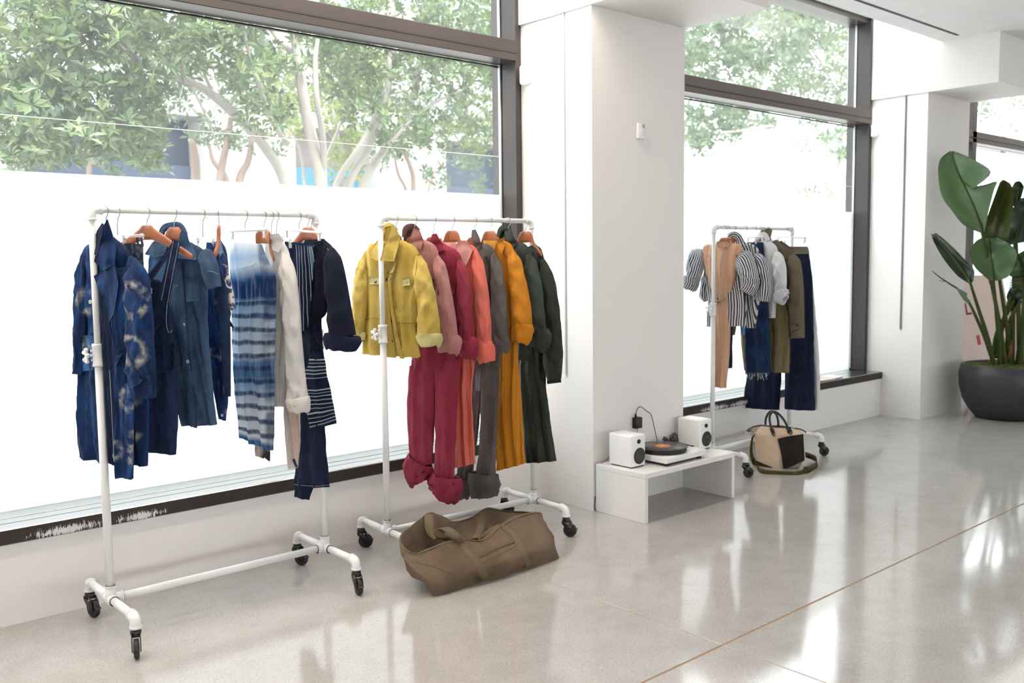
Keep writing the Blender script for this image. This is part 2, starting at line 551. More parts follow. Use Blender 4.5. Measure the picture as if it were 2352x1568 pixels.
# ================================================================== garment racks
def caster_meshes():
    """caster hanging from (0,0,0.105) down to the floor, trailing along +x"""
    top = lathe([(0.0, 0.106), (0.017, 0.106), (0.021, 0.100), (0.021, 0.090), (0.017, 0.086), (0.0, 0.086)], 18)
    fork = ([], [])
    for s in (-1, 1):
        pr = [(-0.020, 0.090), (0.020, 0.092), (0.036, 0.062), (0.040, 0.036), (0.028, 0.024), (0.014, 0.030), (-0.004, 0.056), (-0.020, 0.074)]
        n = len(pr)
        v = [(x, s * 0.0135, z) for x, z in pr] + [(x, s * 0.0175, z) for x, z in pr]
        f = [tuple(range(n)), tuple(range(2 * n - 1, n - 1, -1))] + [(i, n + i, n + (i + 1) % n, (i + 1) % n) for i in range(n)]
        fork = join(fork, (v, f))
    fork = join(fork, top, bbox(-0.020, 0.016, -0.0175, 0.0175, 0.078, 0.090, 0.003, 1))
    R = 0.0375
    wheel = lathe([(0.0, -0.0115), (R * 0.55, -0.0115), (R * 0.62, -0.009), (R * 0.8, -0.0105), (R * 0.95, -0.009), (R, -0.004), (R, 0.004), (R * 0.95, 0.009), (R * 0.8, 0.0105), (R * 0.62, 0.009), (R * 0.55, 0.0115), (0, 0.0115)], 28)
    wheel = xf(wheel, Matrix.Translation((0.022, 0, R)) @ Matrix.Rotation(PI / 2, 4, 'X'))
    lever = bbox(0.036, 0.066, -0.012, 0.012, 0.052, 0.056, 0.0018, 1)
    lever = xf(lever, Matrix.Translation((0.036, 0, 0.054)) @ Matrix.Rotation(0.35, 4, 'Y') @ Matrix.Translation((-0.036, 0, -0.054)))
    clip = bbox(0.012, 0.020, -0.0185, 0.0185, 0.075, 0.080, 0.001, 1)
    return fork, wheel, lever, clip
CASTER = caster_meshes()
CM = {}
def place(mesh_key, mesh, name, mat, parent, M4, smooth=True):
    if mesh_key not in CM:
        o = mk(name, mesh[0], mesh[1], mat, None, smooth, local=True)
        COL.objects.unlink(o)
        CM[mesh_key] = o
    o = CM[mesh_key].copy()
    o.name = name
    COL.objects.link(o)
    o.parent = parent
    o.matrix_local = M4
    ORG[o.name] = V((0, 0, 0))
    return o

def fitting(p, d, r=0.0215, ln=0.03):
    d = V(d); p = V(p)
    a, b = p, p + d * ln
    return join(tube([a, b], r, 16), tube([b - d * 0.006, b], r * 1.12, 16))

def elbow(p, d1, d2, r=0.0205, a=0.026):
    p = V(p); d1 = V(d1); d2 = V(d2)
    s, e = p + d1 * a, p + d2 * a
    pts = [s + d1 * 0.014, s]
    for i in range(1, 8):
        t = i / 8
        pts.append(s * (1 - t) ** 2 + p * 2 * t * (1 - t) + e * t * t)
    pts += [e, e + d2 * 0.014]
    ref = d1.cross(d2)
    return join(tube(pts, r, 16, ref=ref), tube([s + d1 * 0.006, s + d1 * 0.016], r * 1.12, 16), tube([e + d2 * 0.006, e + d2 * 0.016], r * 1.12, 16))

def clamp_knob(zc, sx):
    """collar with a five-lobed star knob on the outer side, local to the post axis"""
    col = lathe([(0.017, -0.045), (0.0235, -0.045), (0.0235, -0.037), (0.0215, -0.035), (0.0215, 0.033), (0.0235, 0.035), (0.0235, 0.043), (0.0205, 0.046), (0.0145, 0.046)], 24, (0, 0, zc))
    for dz in (-0.018, 0.018):
        col = join(col, tube([(sx * 0.018, 0, zc + dz), (sx * 0.029, 0, zc + dz)], 0.004, 8))
    kn = tube([(sx * 0.018, 0, zc), (sx * 0.046, 0, zc)], 0.005, 8)
    for i in range(5):
        a = 2 * PI * i / 5 + 0.5
        e = V((sx * 0.047, 0.026 * math.cos(a), zc + 0.026 * math.sin(a)))
        c = V((sx * 0.045, 0, zc))
        pts = [c.lerp(e, q) for q in (0, 0.4, 0.7, 0.9, 1.0, 1.15, 1.24)]
        kn = join(kn, tube(pts, [0.0055, 0.0048, 0.006, 0.0085, 0.009, 0.007, 0.002], 8))
    return col, kn

def make_rack(loc, yaw, L, H, label, angs, zc=1.145, knob=-1):
    r = thing('garment_rack', label, 'clothes rack', loc, yaw, 'white rolling racks')
    P = M['white_pipe']
    ZB, HF = 0.152, 0.245
    for i, x in enumerate((0, L)):
        s = 1 if i == 0 else -1
        mk('lower_post', *tube([(x, 0, ZB), (x, 0, zc)], 0.0165, 18), P, r, local=True)
        mk('upper_post', *tube([(x, 0, zc), (x, 0, H - 0.02)], 0.0132, 18), P, r, local=True)
        mk('top_elbow', *elbow((x, 0, H), (s, 0, 0), (0, 0, -1), 0.0175), P, r, local=True)
        c, k = clamp_knob(zc, knob)
        co = mk('clamp_collar', [(v[0] + x, v[1], v[2]) for v in c[0]], c[1], P, r, local=True)
        mk('star_knob', [(v[0] + x, v[1], v[2]) for v in k[0]], k[1], P, co, local=True)
        mk('cross_fitting', *join(fitting((x, 0, ZB - 0.02), (0, 0, 1), 0.0205, 0.075), fitting((x, -0.0, ZB), (0, -1, 0), 0.021, 0.045), fitting((x, 0, ZB), (0, 1, 0), 0.021, 0.045), fitting((x, 0, ZB), (s, 0, 0), 0.021, 0.045)), P, r, local=True)
        for sy in (-1, 1):
            mk('foot_bar', *tube([(x, sy * 0.03, ZB), (x, sy * (HF + 0.01), ZB)], 0.0165, 18), P, r, local=True)
            mk('foot_elbow', *elbow((x, sy * (HF + 0.03), ZB), (0, -sy, 0), (0, 0, -1), 0.0205), P, r, local=True)
            an = angs[i * 2 + (sy + 1) // 2]
            M4 = Matrix.Translation((x, sy * (HF + 0.03), 0)) @ Matrix.Rotation(an, 4, 'Z')
            f = place('fork', CASTER[0], 'caster', M['black_plastic'], r, M4)
            place('wheel', CASTER[1], 'wheel', M['rubber'], f, Matrix.Identity(4))
            place('lever', CASTER[2], 'brake_lever', M['black_plastic'], f, Matrix.Identity(4), False)
            place('clip', CASTER[3], 'spring_clip', M['steel'], f, Matrix.Identity(4), False)
    mk('hanging_rail', *tube([(0.03, 0, H), (L - 0.03, 0, H)], 0.0125, 18), P, r, local=True)
    mk('bottom_bar', *tube([(0.03, 0, ZB), (L - 0.03, 0, ZB)], 0.0165, 18), P, r, local=True)
    return r

R1 = dict(loc=V((1.185, 3.83, 0)), yaw=0.0, L=0.985, H=1.716)
R2 = dict(loc=V((2.535, 3.845, 0)), yaw=math.radians(-3.2), L=0.952, H=1.713)
R3 = dict(loc=V((5.30, 3.905, 0)), yaw=math.radians(0.8), L=1.0, H=1.710)
make_rack(R1['loc'], R1['yaw'], R1['L'], R1['H'], 'white pipe rack with casters holding the blue and indigo clothes', (-1.9, -1.3, -1.75, -1.15))
make_rack(R2['loc'], R2['yaw'], R2['L'], R2['H'], 'white pipe rack with casters holding the yellow, red and green clothes', (-1.5, -0.55, -1.0, -0.8))
make_rack(R3['loc'], R3['yaw'], R3['L'], R3['H'], 'white pipe rack holding the peach, striped and navy clothes by the far window', (-0.45, -0.5, -0.6, -0.5))

# ================================================================== clothes: planes, hangers, cloth shells
class Hang:
    """upright plane through a hanger's hook on a rail"""
    def __init__(s, R, px, b, py=487):
        d = ray(px, py)
        ux, uy = math.cos(R['yaw']), math.sin(R['yaw'])
        nx, ny = -uy, ux
        l = R['loc']
        tt = ((l.x - CAM.x) * nx + (l.y - CAM.y) * ny) / (d.x * nx + d.y * ny)
        p = CAM + d * tt
        s.P = V((p.x, p.y, R['H']))
        s.along = V((ux, uy, 0))
        q = math.radians(b)
        s.n = V((-math.cos(q), -math.sin(q), 0))
        s.u = V((math.sin(q), -math.cos(q), 0))
        s.bvh = []
    def at(s, x, y, o=0.0):
        d = ray(x, y)
        P0 = s.P + s.n * o
        return CAM + d * ((P0 - CAM).dot(s.n) / d.dot(s.n))
    def loc(s, a, z, o=0.0):
        return s.P + s.u * a + V((0, 0, z)) + s.n * o
    def front(s, x, y, eps=0.004, o=0.03):
        """point on the front of the garment seen at photo position x,y"""
        d = ray(x, y).normalized()
        best = None
        for b in s.bvh:
            h = b.ray_cast(CAM, d)
            if h[0] is not None and (best is None or h[3] < best): best = h[3]
        if best is None: return s.at(x, y, o) + s.n * eps
        return CAM + d * best + s.n * eps

def hook(hg, parent, drop=0.075, r=0.0021):
    pts = [hg.loc(0, -drop)]
    pts += [hg.loc(0, -drop * 0.7), hg.loc(0.004, -0.034), hg.loc(0.014, -0.018)]
    for i in range(9):
        a = -0.5 + (PI + 0.9) * i / 8
        pts.append(hg.loc(0.0165 * math.cos(a), 0.0165 * math.sin(a) - 0.001))
    mk('hook', *tube(smooth_pts(pts, 34), r, 6), M['hook'], parent)

def wood_hanger(hg, label, drop=0.062, w=0.11, tilt=0.0):
    t = thing('wooden_hanger', label, 'hanger', hg.P - V((0, 0, drop + 0.06)), 0, 'wooden hangers on the racks')
    hook(hg, t, drop + 0.01)
    half = [(0, 0), (0.022, 0.0), (0.036, -0.010), (0.37 * w + 0.01, -0.036), (0.62 * w, -0.062), (w * 0.86, -0.086), (w, -0.100)]
    wid = [0.030, 0.030, 0.026, 0.019, 0.017, 0.015, 0.010]
    pts = [(-a, z) for a, z in half[:0:-1]] + half
    ww = wid[:0:-1] + wid
    P = smooth_pts([(a, z, q) for (a, z), q in zip(pts, ww)], 40)
    vs, fs = [], []
    sg = 10
    for i, (a, z, q) in enumerate(P):
        zz = z + a * tilt
        for k in range(sg):
            an = 2 * PI * k / sg
            c, s_ = math.cos(an), math.sin(an)
            c = math.copysign(abs(c) ** 0.6, c); s_ = math.copysign(abs(s_) ** 0.6, s_)
            bow = 0.02 * (a / w) ** 2
            vs.append(hg.loc(a, -drop - 0.025 + zz + q * c, 0.0075 * s_ + bow))
    n = len(P)
    for i in range(n - 1):
        for k in range(sg):
            k2 = (k + 1) % sg
            fs.append((i * sg + k, i * sg + k2, (i + 1) * sg + k2, (i + 1) * sg + k))
    fs += [tuple(range(sg)), tuple((n - 1) * sg + k for k in range(sg))]
    mk('shoulder_piece', vs, fs, M['wood'], t)
    return t

def clip_hanger(hg, xa, xb, yb, label, mat, ya=None):
    """bar hanger with two clips; bar ends at photo x xa..xb, height yb"""
    a, b = hg.at(xa, ya or yb), hg.at(xb, yb)
    t = thing('clip_hanger', label, 'hanger', (a + b) / 2, 0, 'clip hangers on the racks')
    hook(hg, t, hg.P.z - (a.z + b.z) / 2 - 0.005)
    mk('bar', *tube([a, a.lerp(b, 0.03), a.lerp(b, 0.97), b], [0.008, 0.0105, 0.0105, 0.008], 10, flat=0.6), mat, t)
    for q in (0.06, 0.94):
        p = a.lerp(b, q)
        m = Matrix.Translation(p) @ Matrix(((hg.u.x, hg.n.x, 0, 0), (hg.u.y, hg.n.y, 0, 0), (0, 0, 1, 0), (0, 0, 0, 1)))
        c = mk('clip', *xf(join(bbox(-0.006, 0.006, 0.002, 0.005, -0.036, 0.009, 0.001, 1), bbox(-0.006, 0.006, -0.005, -0.002, -0.036, 0.009, 0.001, 1)), m), mat, t)
        mk('spring', *xf(tube([(-0.007, 0, -0.012), (0.007, 0, -0.012)], 0.004, 8), m), M['steel'], c)
    return t

def shell(hg, rows, depth=0.03, off=0.0, fold=0.010, lam=0.085, seed=1, nr=44, ns=56, hem=1.6, wr=0.006, ragged=0.0):
    """closed hanging cloth shell between traced left and right edges; real folds across the front"""
    rows = [r if len(r) == 4 else (r[0], r[1], r[2], r[1]) for r in rows]
    R_ = smooth_pts(rows, nr)
    rnd = random.Random(seed)
    ph = [rnd.uniform(0, 6.28) for _ in range(5)]
    vs, fs, uv = [], [], []
    zt = None
    for j, (xl, yl, xr, yr) in enumerate(R_):
        t = j / (nr - 1)
        A, B = hg.at(xl, yl, off), hg.at(xr, yr, off)
        mid, h = (A + B) / 2, (B - A).length / 2
        uu = (B - A).normalized() if h > 1e-5 else hg.u
        if zt is None: zt = mid.z
        dd = depth * min(1.0, h / 0.07) * (0.55 + 0.45 * min(1, t * 5))
        g = fold * (0.25 + 0.75 * t ** 0.8 * hem / 1.6) * min(1.0, h / 0.05)
        for i in range(ns):
            an = 2 * PI * i / ns
            c, s_ = math.cos(an), math.sin(an)
            cx = math.copysign(abs(c) ** 0.85, c)
            x = cx * h
            e = max(0.0, 1 - cx ** 6)
            z = mid.z
            a1 = PI * x / lam + ph[0] + 0.8 * math.sin(3.1 * z + ph[1]) + 1.2 * noise.noise(V((x * 4, z * 2.2, seed)))
            a2 = PI * x / (lam * 0.43) + ph[2] + 1.4 * math.sin(2.3 * z + ph[3])
            f = (1 - 2 * abs(math.sin(a1)) ** 0.8) * 0.75 + (1 - 2 * abs(math.sin(a2)) ** 0.9) * 0.28
            f *= 1.35
            if s_ < 0: f *= 0.7
            q = noise.noise(V((x * 9 + seed * 3.1 + z * 4, s_ * 1.3, z * 7.0 - x * 3))) * wr * 1.5 + noise.noise(V((x * 26 + z * 9, s_ * 2 + seed, z * 17))) * wr * 0.7
            x += 0.005 * noise.noise(V((seed, s_ * 0.5, z * 16))) * abs(cx) * min(1, h / 0.04)
            p = mid + uu * (x + (1 - e) * 0) + hg.n * (dd * s_ + (g * f + q) * e)
            if j > nr - 6 and ragged:
                p = p + V((0, 0, ragged * noise.noise(V((x * 60, seed, s_))) * (j - nr + 6) / 5))
            vs.append(p)
            uv.append((x, z))
    for j in range(nr - 1):
        for i in range(ns):
            i2 = (i + 1) % ns
            fs.append((j * ns + i, (j + 1) * ns + i, (j + 1) * ns + i2, j * ns + i2))
    return vs, fs, uv

def tubepx(hg, pts, depth=0.7, off=0.02, seed=1, nr=26, ns=26, wr=0.007, cap=False, prof=None, top=False):
    """sleeve or leg: traced centre line (x, y, width[, offset]) swept as a wrinkled soft tube"""
    pts = [p if len(p) == 4 else (*p, off) for p in pts]
    Q = smooth_pts(pts, nr)
    C = [hg.at(x, y, o) for x, y, w, o in Q]
    vs, fs, uv = [], [], []
    run = 0
    for j in range(nr):
        x, y, w, o = Q[j]
        t = (C[min(j + 1, nr - 1)] - C[max(j - 1, 0)]).normalized()
        side = hg.n.cross(t); side.normalize()
        pxm = (hg.at(x + 1, y, o) - hg.at(x, y, o)).length
        h = w * pxm / 2
        if prof: h *= prof(j / (nr - 1))
        if top: h *= min(1.0, 0.12 + 0.88 * math.sqrt(j / (nr - 1) / 0.16))
        if j: run += (C[j] - C[j - 1]).length
        for i in range(ns):
            an = 2 * PI * i / ns
            c, s_ = math.cos(an), math.sin(an)
            k = noise.noise(V((c * 1.6 + seed, s_ * 1.6, run * 13))) * wr + noise.noise(V((c * 2.5, s_ * 2.5 + seed * 2, run * 34 + c * 3))) * wr * 0.55
            k += (1 - 2 * abs(math.sin(run * 24 + 1.6 * an + seed + 2.0 * noise.noise(V((c, s_, run * 6 + seed)))))) * wr * 0.45
            k *= 1.3
            vs.append(C[j] + side * (h * c + k * 0.5 * c) + hg.n * (min(h, 0.05) * depth * s_ + k * (0.35 + 0.65 * abs(s_))))
            uv.append((an / (2 * PI) * 2 * PI * h if h else 0, -run))
    for j in range(nr - 1):
        for i in range(ns):
            i2 = (i + 1) % ns
            fs.append((j * ns + i, j * ns + i2, (j + 1) * ns + i2, (j + 1) * ns + i))
    if top: fs.append(tuple(range(ns - 1, -1, -1)))
    if cap:
        fs += [tuple(range(ns - 1, -1, -1)), tuple((nr - 1) * ns + k for k in range(ns))]
    return vs, fs, uv

def put(hg, name, g, mat, parent, solid=True, label=None):
    o = mk(name, g[0], g[1], mat, parent, True, uv=g[2], label=label)
    if solid: hg.bvh.append(BVHTree.FromPolygons([tuple(v) for v in g[0]], g[1]))
    return o

def patch(hg, name, poly, mat, parent, eps=0.006, th=0.003, cuts=3, lift=None, seed=1, wr=0.002, solid=False, conform=True, o=0.03, label=None):
    """flap of cloth (collar leaf, pocket, strap) with thickness, laid over the garment below it"""
    bm = bmesh.new()
    vv = [bm.verts.new((x, y, 0)) for x, y in poly]
    fc = bm.faces.new(vv)
    bmesh.ops.triangulate(bm, faces=[fc])
    for _ in range(cuts):
        bmesh.ops.subdivide_edges(bm, edges=[e for e in bm.edges if e.calc_length() > 5], cuts=1, use_grid_fill=True)
        bmesh.ops.triangulate(bm, faces=[f for f in bm.faces if len(f.verts) > 4])
    bm.verts.ensure_lookup_table()
    bm.verts.index_update()
    xy = [(v.co.x, v.co.y) for v in bm.verts]
    n = len(poly)
    P, uv = [], []
    for k, (x, y) in enumerate(xy):
        e = eps
        if lift:     # per-corner extra lift, blended by inverse distance
            ws = [1 / ((x - a) ** 2 + (y - b) ** 2 + 1e-3) for a, b in poly]
            e += sum(w_ * l for w_, l in zip(ws, lift)) / sum(ws)
        p = hg.front(x, y, e, o) if conform else hg.at(x, y, o) + hg.n * e
        P.append(p)
        uv.append((0, 0))
    # relax depth so flaps bridge over folds
    nb = [[e.other_vert(v).index for e in v.link_edges] for v in bm.verts]
    dp = [p.dot(hg.n) for p in P]
    d0 = dp[:]
    for _ in range(6):
        dp = [max(d0[i] - 0.004, 0.5 * dp[i] + 0.5 * sum(dp[j] for j in nb[i]) / max(1, len(nb[i]))) for i in range(len(P))]
    for i in range(len(P)):
        x, y = xy[i]
        d = ray(x, y)
        s0 = (dp[i] + noise.noise(V((x * 0.06, y * 0.06, seed))) * wr)
        P[i] = CAM + d * ((s0 - CAM.dot(hg.n)) / d.dot(hg.n))
        v = P[i]
        uv[i] = ((v - hg.P).dot(hg.u), v.z)
    fs = [tuple(v.index for v in f.verts) for f in bm.faces]
    be = [(e.verts[0].index, e.verts[1].index) for e in bm.edges if e.is_boundary]
    bm.free()
    N = len(P)
    V2 = P + [p - hg.n * th for p in P]
    F2 = fs + [tuple(i + N for i in reversed(f)) for f in fs] + [(a, b, b + N, a + N) for a, b in be]
    ob = mk(name, V2, F2, mat, parent, True, uv=uv + uv, label=label)
    if solid: hg.bvh.append(BVHTree.FromPolygons([tuple(v) for v in V2], F2))
    return ob

def button(hg, x, y, parent, mat, r=0.0065, name='button'):
    p = hg.front(x, y, 0.004)
    d = hg.n
    ring = tube([p - d * 0.003, p + d * 0.0005, p + d * 0.0015, p + d * 0.0008], [r, r, r * 0.8, r * 0.55], 14)
    eye = tube([p, p + d * 0.0018], r * 0.28, 8)
    b = mk(name, *ring, mat, parent)
    mk('eyelet', *eye, M['dark'], b)

def seam(hg, pts, parent, mat, r=0.0014, eps=0.001, name='seam', n=24):
    P = [hg.front(x, y, eps) for x, y in smooth_pts(pts, n)]
    for _ in range(2):
        P = [P[0]] + [(P[i - 1] + P[i] * 2 + P[i + 1]) / 4 for i in range(1, len(P) - 1)] + [P[-1]]
    return mk(name, *tube(P, r, 5), mat, parent)

def garment(hg, name, label, cat, group):
    return thing(name, label, cat, hg.P, 0, group)
# ================================================================== cloth patterns
def tie_dye(name, hg, rings, dark=(0.004, 0.013, 0.050), mid=(0.010, 0.052, 0.175), pale=(0.50, 0.49, 0.43), streak=0.4):
    """indigo cloth with bound resist rings at photo positions (x, y, radius in m)"""
    t = NT(name)
    ob = t.obj()
    n1 = t.noise(t.mapv(ob, (14, 14, 4.5)), 1, 5, 0.65, 0.5)
    c = t.mixc(t.ramp(n1, [(0.40, 0.0), (0.70, 1.0)]), dark, mid)
    n3 = t.noise(t.mapv(ob, (22, 22, 6)), 1, 4, 0.6, 0.8)
    c = t.mixc(t.ramp(n3, [(0.60, 0.0), (0.80, streak)]), c, (0.09, 0.22, 0.42))
    wob = t.n('ShaderNodeTexNoise'); wob.inputs['Scale'].default_value = 35; wob.inputs['Detail'].default_value = 4
    t.l(ob, wob.inputs['Vector'])
    va = t.n('ShaderNodeVectorMath', operation='MULTIPLY_ADD')
    t.l(wob.outputs['Color'], va.inputs[0]); va.inputs[1].default_value = (0.03,) * 3
    t.l(ob, va.inputs[2])
    for x, y, r, *oo in rings:
        p = hg.at(x, y, oo[0] if oo else 0.04) - hg.P
        ds = t.n('ShaderNodeVectorMath', operation='DISTANCE')
        t.l(va.outputs[0], ds.inputs[0]); ds.inputs[1].default_value = tuple(p + V((0.015,) * 3))
        k = t.math('DIVIDE', t.math('ABSOLUTE', t.math('SUBTRACT', ds.outputs['Value'], r)), 0.020)
        m = t.math('SUBTRACT', 1.0, k, clamp=True)
        m = t.math('MULTIPLY', m, t.ramp(t.noise(ob, 24, 3), [(0.42, 0.0), (0.66, 0.9)]))
        c = t.mixc(t.math('MULTIPLY', m, 0.9), c, pale)
    t.l(c, t.b.inputs['Base Color'])
    t.b.inputs['Roughness'].default_value = 0.85
    t.b.inputs['Specular IOR Level'].default_value = 0.25
    t.bump(t.math('ADD', t.noise(t.mapv(ob, (10, 10, 3.5)), 1, 4, 0.6, 0.6), t.math('MULTIPLY', t.noise(ob, 240, 2), 0.1)), 0.55, 0.03)
    return t.m

def mottled(name, a=(0.012, 0.03, 0.11), b=(0.62, 0.58, 0.52), scale=26, lo=0.48, hi=0.56):
    t = NT(name)
    ob = t.obj()
    n = t.noise(ob, scale, 4, 0.6, 0.6)
    t.l(t.mixc(t.ramp(n, [(lo, 0.0), (hi, 1.0)]), a, b), t.b.inputs['Base Color'])
    t.b.inputs['Roughness'].default_value = 0.85
    t.bump(t.noise(ob, 30, 3), 0.4, 0.01)
    return t.m

def shibori(name, z0):
    """white cloth with soft horizontal indigo bands, heavier block near the top and the hem"""
    t = NT(name)
    uv = t.uv()
    sx = t.n('ShaderNodeSeparateXYZ'); t.l(uv, sx.inputs[0])
    u, v = sx.outputs[0], sx.outputs[1]
    nz = t.noise(t.mapv(uv, (9, 30, 1)), 1, 4, 0.6)
    bend = t.noise(t.mapv(uv, (7, 2, 1)), 1, 2)
    h = t.math('SUBTRACT', z0, v)                     # metres below the waist
    h2 = t.math('ADD', h, t.math('MULTIPLY', t.math('SUBTRACT', bend, 0.5), 0.05))
    h2 = t.math('ADD', h2, t.math('MULTIPLY', t.math('SUBTRACT', nz, 0.5), 0.018))
    base = t.ramp(t.math('DIVIDE', h2, 0.95), [(0.0, (0.80, 0.85, 0.88)), (0.06, (0.45, 0.64, 0.82)), (0.10, (0.74, 0.83, 0.90)), (0.155, (0.05, 0.16, 0.38)), (0.17, (0.012, 0.055, 0.19)), (0.245, (0.015, 0.06, 0.20)), (0.262, (0.22, 0.40, 0.62)), (0.36, (0.56, 0.68, 0.80)), (0.50, (0.68, 0.77, 0.85)), (0.545, (0.10, 0.22, 0.42)), (0.60, (0.05, 0.15, 0.34)), (0.655, (0.30, 0.46, 0.64)), (0.75, (0.76, 0.81, 0.86)), (0.895, (0.82, 0.85, 0.87)), (0.915, (0.025, 0.12, 0.32)), (0.955, (0.03, 0.13, 0.33)), (0.975, (0.55, 0.66, 0.76)), (1.0, (0.74, 0.76, 0.76))])
    saw = t.math('ABSOLUTE', t.math('SUBTRACT', t.math('FRACT', t.math('MULTIPLY', h2, 17.5)), 0.5))
    line = t.ramp(saw, [(0.0, 1.0), (0.13, 0.85), (0.24, 0.0)])
    rng = t.math('MULTIPLY', t.math('GREATER_THAN', h, 0.25), t.math('LESS_THAN', h, 0.86))
    c = t.mixc(t.math('MULTIPLY', t.math('MULTIPLY', line, rng), 0.92), base, (0.010, 0.045, 0.15))
    st = t.ramp(t.noise(t.mapv(uv, (70, 6, 1)), 1, 3), [(0.46, 0.0), (0.75, 0.40)])
    c = t.mixc(st, c, (0.66, 0.76, 0.86))
    sd = t.ramp(u, [(0.06, 0.0), (0.075, 0.7)])
    c = t.mixc(t.math('MULTIPLY', sd, t.ramp(t.noise(t.mapv(uv, (6, 10, 1)), 1, 2), [(0.4, 0.1), (0.6, 1.0)])), c, (0.02, 0.045, 0.13))
    t.l(c, t.b.inputs['Base Color'])
    t.b.inputs['Roughness'].default_value = 0.85
    t.b.inputs['Specular IOR Level'].default_value = 0.2
    tr = t.n('ShaderNodeBsdfTranslucent'); t.l(c, tr.inputs[0])
    mx = t.n('ShaderNodeMixShader'); mx.inputs[0].default_value = 0.45
    t.l(t.b.outputs[0], mx.inputs[1]); t.l(tr.outputs[0], mx.inputs[2]); t.l(mx.outputs[0], t.out.inputs[0])
    t.bump(t.noise(t.mapv(uv, (18, 6, 1)), 1, 4), 0.4, 0.02)
    return t.m

def pinstripe(name, base, lines, vert=True, wl=0.0016, nscale=0.0):
    """cloth with single woven lines; lines = [(position in m, half width, colour)]"""
    t = NT(name)
    uv = t.uv()
    sx = t.n('ShaderNodeSeparateXYZ'); t.l(uv, sx.inputs[0])
    q = sx.outputs[0] if vert else sx.outputs[1]
    if nscale: q = t.math('ADD', q, t.math('MULTIPLY', t.noise(t.mapv(uv, (5, 5, 1)), 1, 2), nscale))
    c = t.mixc(t.noise(t.obj(), 20, 3), base, tuple(x * 1.5 for x in base))
    for p, hw, col in lines:
        m = t.math('LESS_THAN', t.math('ABSOLUTE', t.math('SUBTRACT', q, p)), hw)
        c = t.mixc(m, c, col)
    t.l(c, t.b.inputs['Base Color'])
    t.b.inputs['Roughness'].default_value = 0.85
    t.b.inputs['Specular IOR Level'].default_value = 0.2
    t.bump(t.noise(t.mapv(t.obj(), (9, 9, 3.5)), 1, 4), 0.45, 0.03)
    return t.m

def striped(name, period=0.016, a=(0.62, 0.62, 0.64), b=(0.018, 0.022, 0.05), duty=0.5):
    t = NT(name)
    uv = t.uv()
    sx = t.n('ShaderNodeSeparateXYZ'); t.l(uv, sx.inputs[0])
    q = t.math('ADD', sx.outputs[0], t.math('MULTIPLY', t.noise(t.mapv(uv, (4, 4, 1)), 1, 2), 0.012))
    m = t.math('LESS_THAN', t.math('FRACT', t.math('DIVIDE', q, period)), duty)
    t.l(t.mixc(m, a, b), t.b.inputs['Base Color'])
    t.b.inputs['Roughness'].default_value = 0.8
    t.bump(t.noise(t.obj(), 25, 3), 0.4, 0.01)
    return t.m

M['shell_button'] = plain('shell_button', (0.62, 0.62, 0.58), 0.3)
M['black_button'] = plain('black_button', (0.02, 0.018, 0.015), 0.3)
M['thread_pale'] = plain('pale_thread', (0.42, 0.46, 0.52), 0.8)
B1 = 28

def cuff(hg, name, pts, mat, parent, off=0.03, seed=1, bulge=0.06, depth=0.8, wr=0.006, nr=12):
    """turned-back band: crisp outer lip, thick edge and a return inside"""
    pts = [p if len(p) == 4 else (*p, off) for p in pts]
    pts[-1] = (pts[-1][0], pts[-1][1], max(pts[-1][2], 0.84 * pts[-2][2]), pts[-1][3])
    prof = [(0.25, 0.80), (0.06, 0.86), (0.0, 0.94), (0.02, 1.0), (0.15, 1.03), (0.35, 1.0 + bulge), (0.55, 1.02), (0.75, 1.0 + bulge * 0.6), (0.92, 1.02), (0.99, 0.99), (1.0, 0.93), (0.96, 0.86), (0.7, 0.80), (0.3, 0.74)]
    Q = smooth_pts(pts, 41)
    C = [hg.at(q[0], q[1], q[3]) for q in Q]
    ns = 40
    vs, fs, uv = [], [], []
    for j, (t, sc) in enumerate(prof):
        k = min(40, int(round(t * 40)))
        x, y, w_, o = Q[k]
        td = (C[min(k + 1, 40)] - C[max(k - 1, 0)]).normalized()
        side = hg.n.cross(td); side.normalize()
        hh = w_ * (hg.at(x + 1, y, o) - hg.at(x, y, o)).length / 2 * sc
        for i in range(ns):
            an = 2 * PI * i / ns
            c, s_ = math.cos(an), math.sin(an)
            nz = noise.noise(V((c * 1.8 + seed, s_ * 1.8, t * 2.0))) * wr * 1.5 + noise.noise(V((c * 4, s_ * 4 + seed, t * 5))) * wr * 0.8
            tw = noise.noise(V((c * 1.3, s_ * 1.3, seed + 5))) * 0.012
            vs.append(C[k] + td * (tw * (0.4 + t)) + side * ((hh + nz * 0.6) * c) + hg.n * (min(hh, 0.055) * depth * s_ + nz * s_))
            uv.append((an * hh, -t * 0.06))
    for j in range(len(prof) - 1):
        for i in range(ns):
            i2 = (i + 1) % ns
            fs.append((j * ns + i, j * ns + i2, (j + 1) * ns + i2, (j + 1) * ns + i))
    return put(hg, name, (vs, fs, uv), mat, parent)

G1 = 'indigo clothes on the rack nearest the camera'
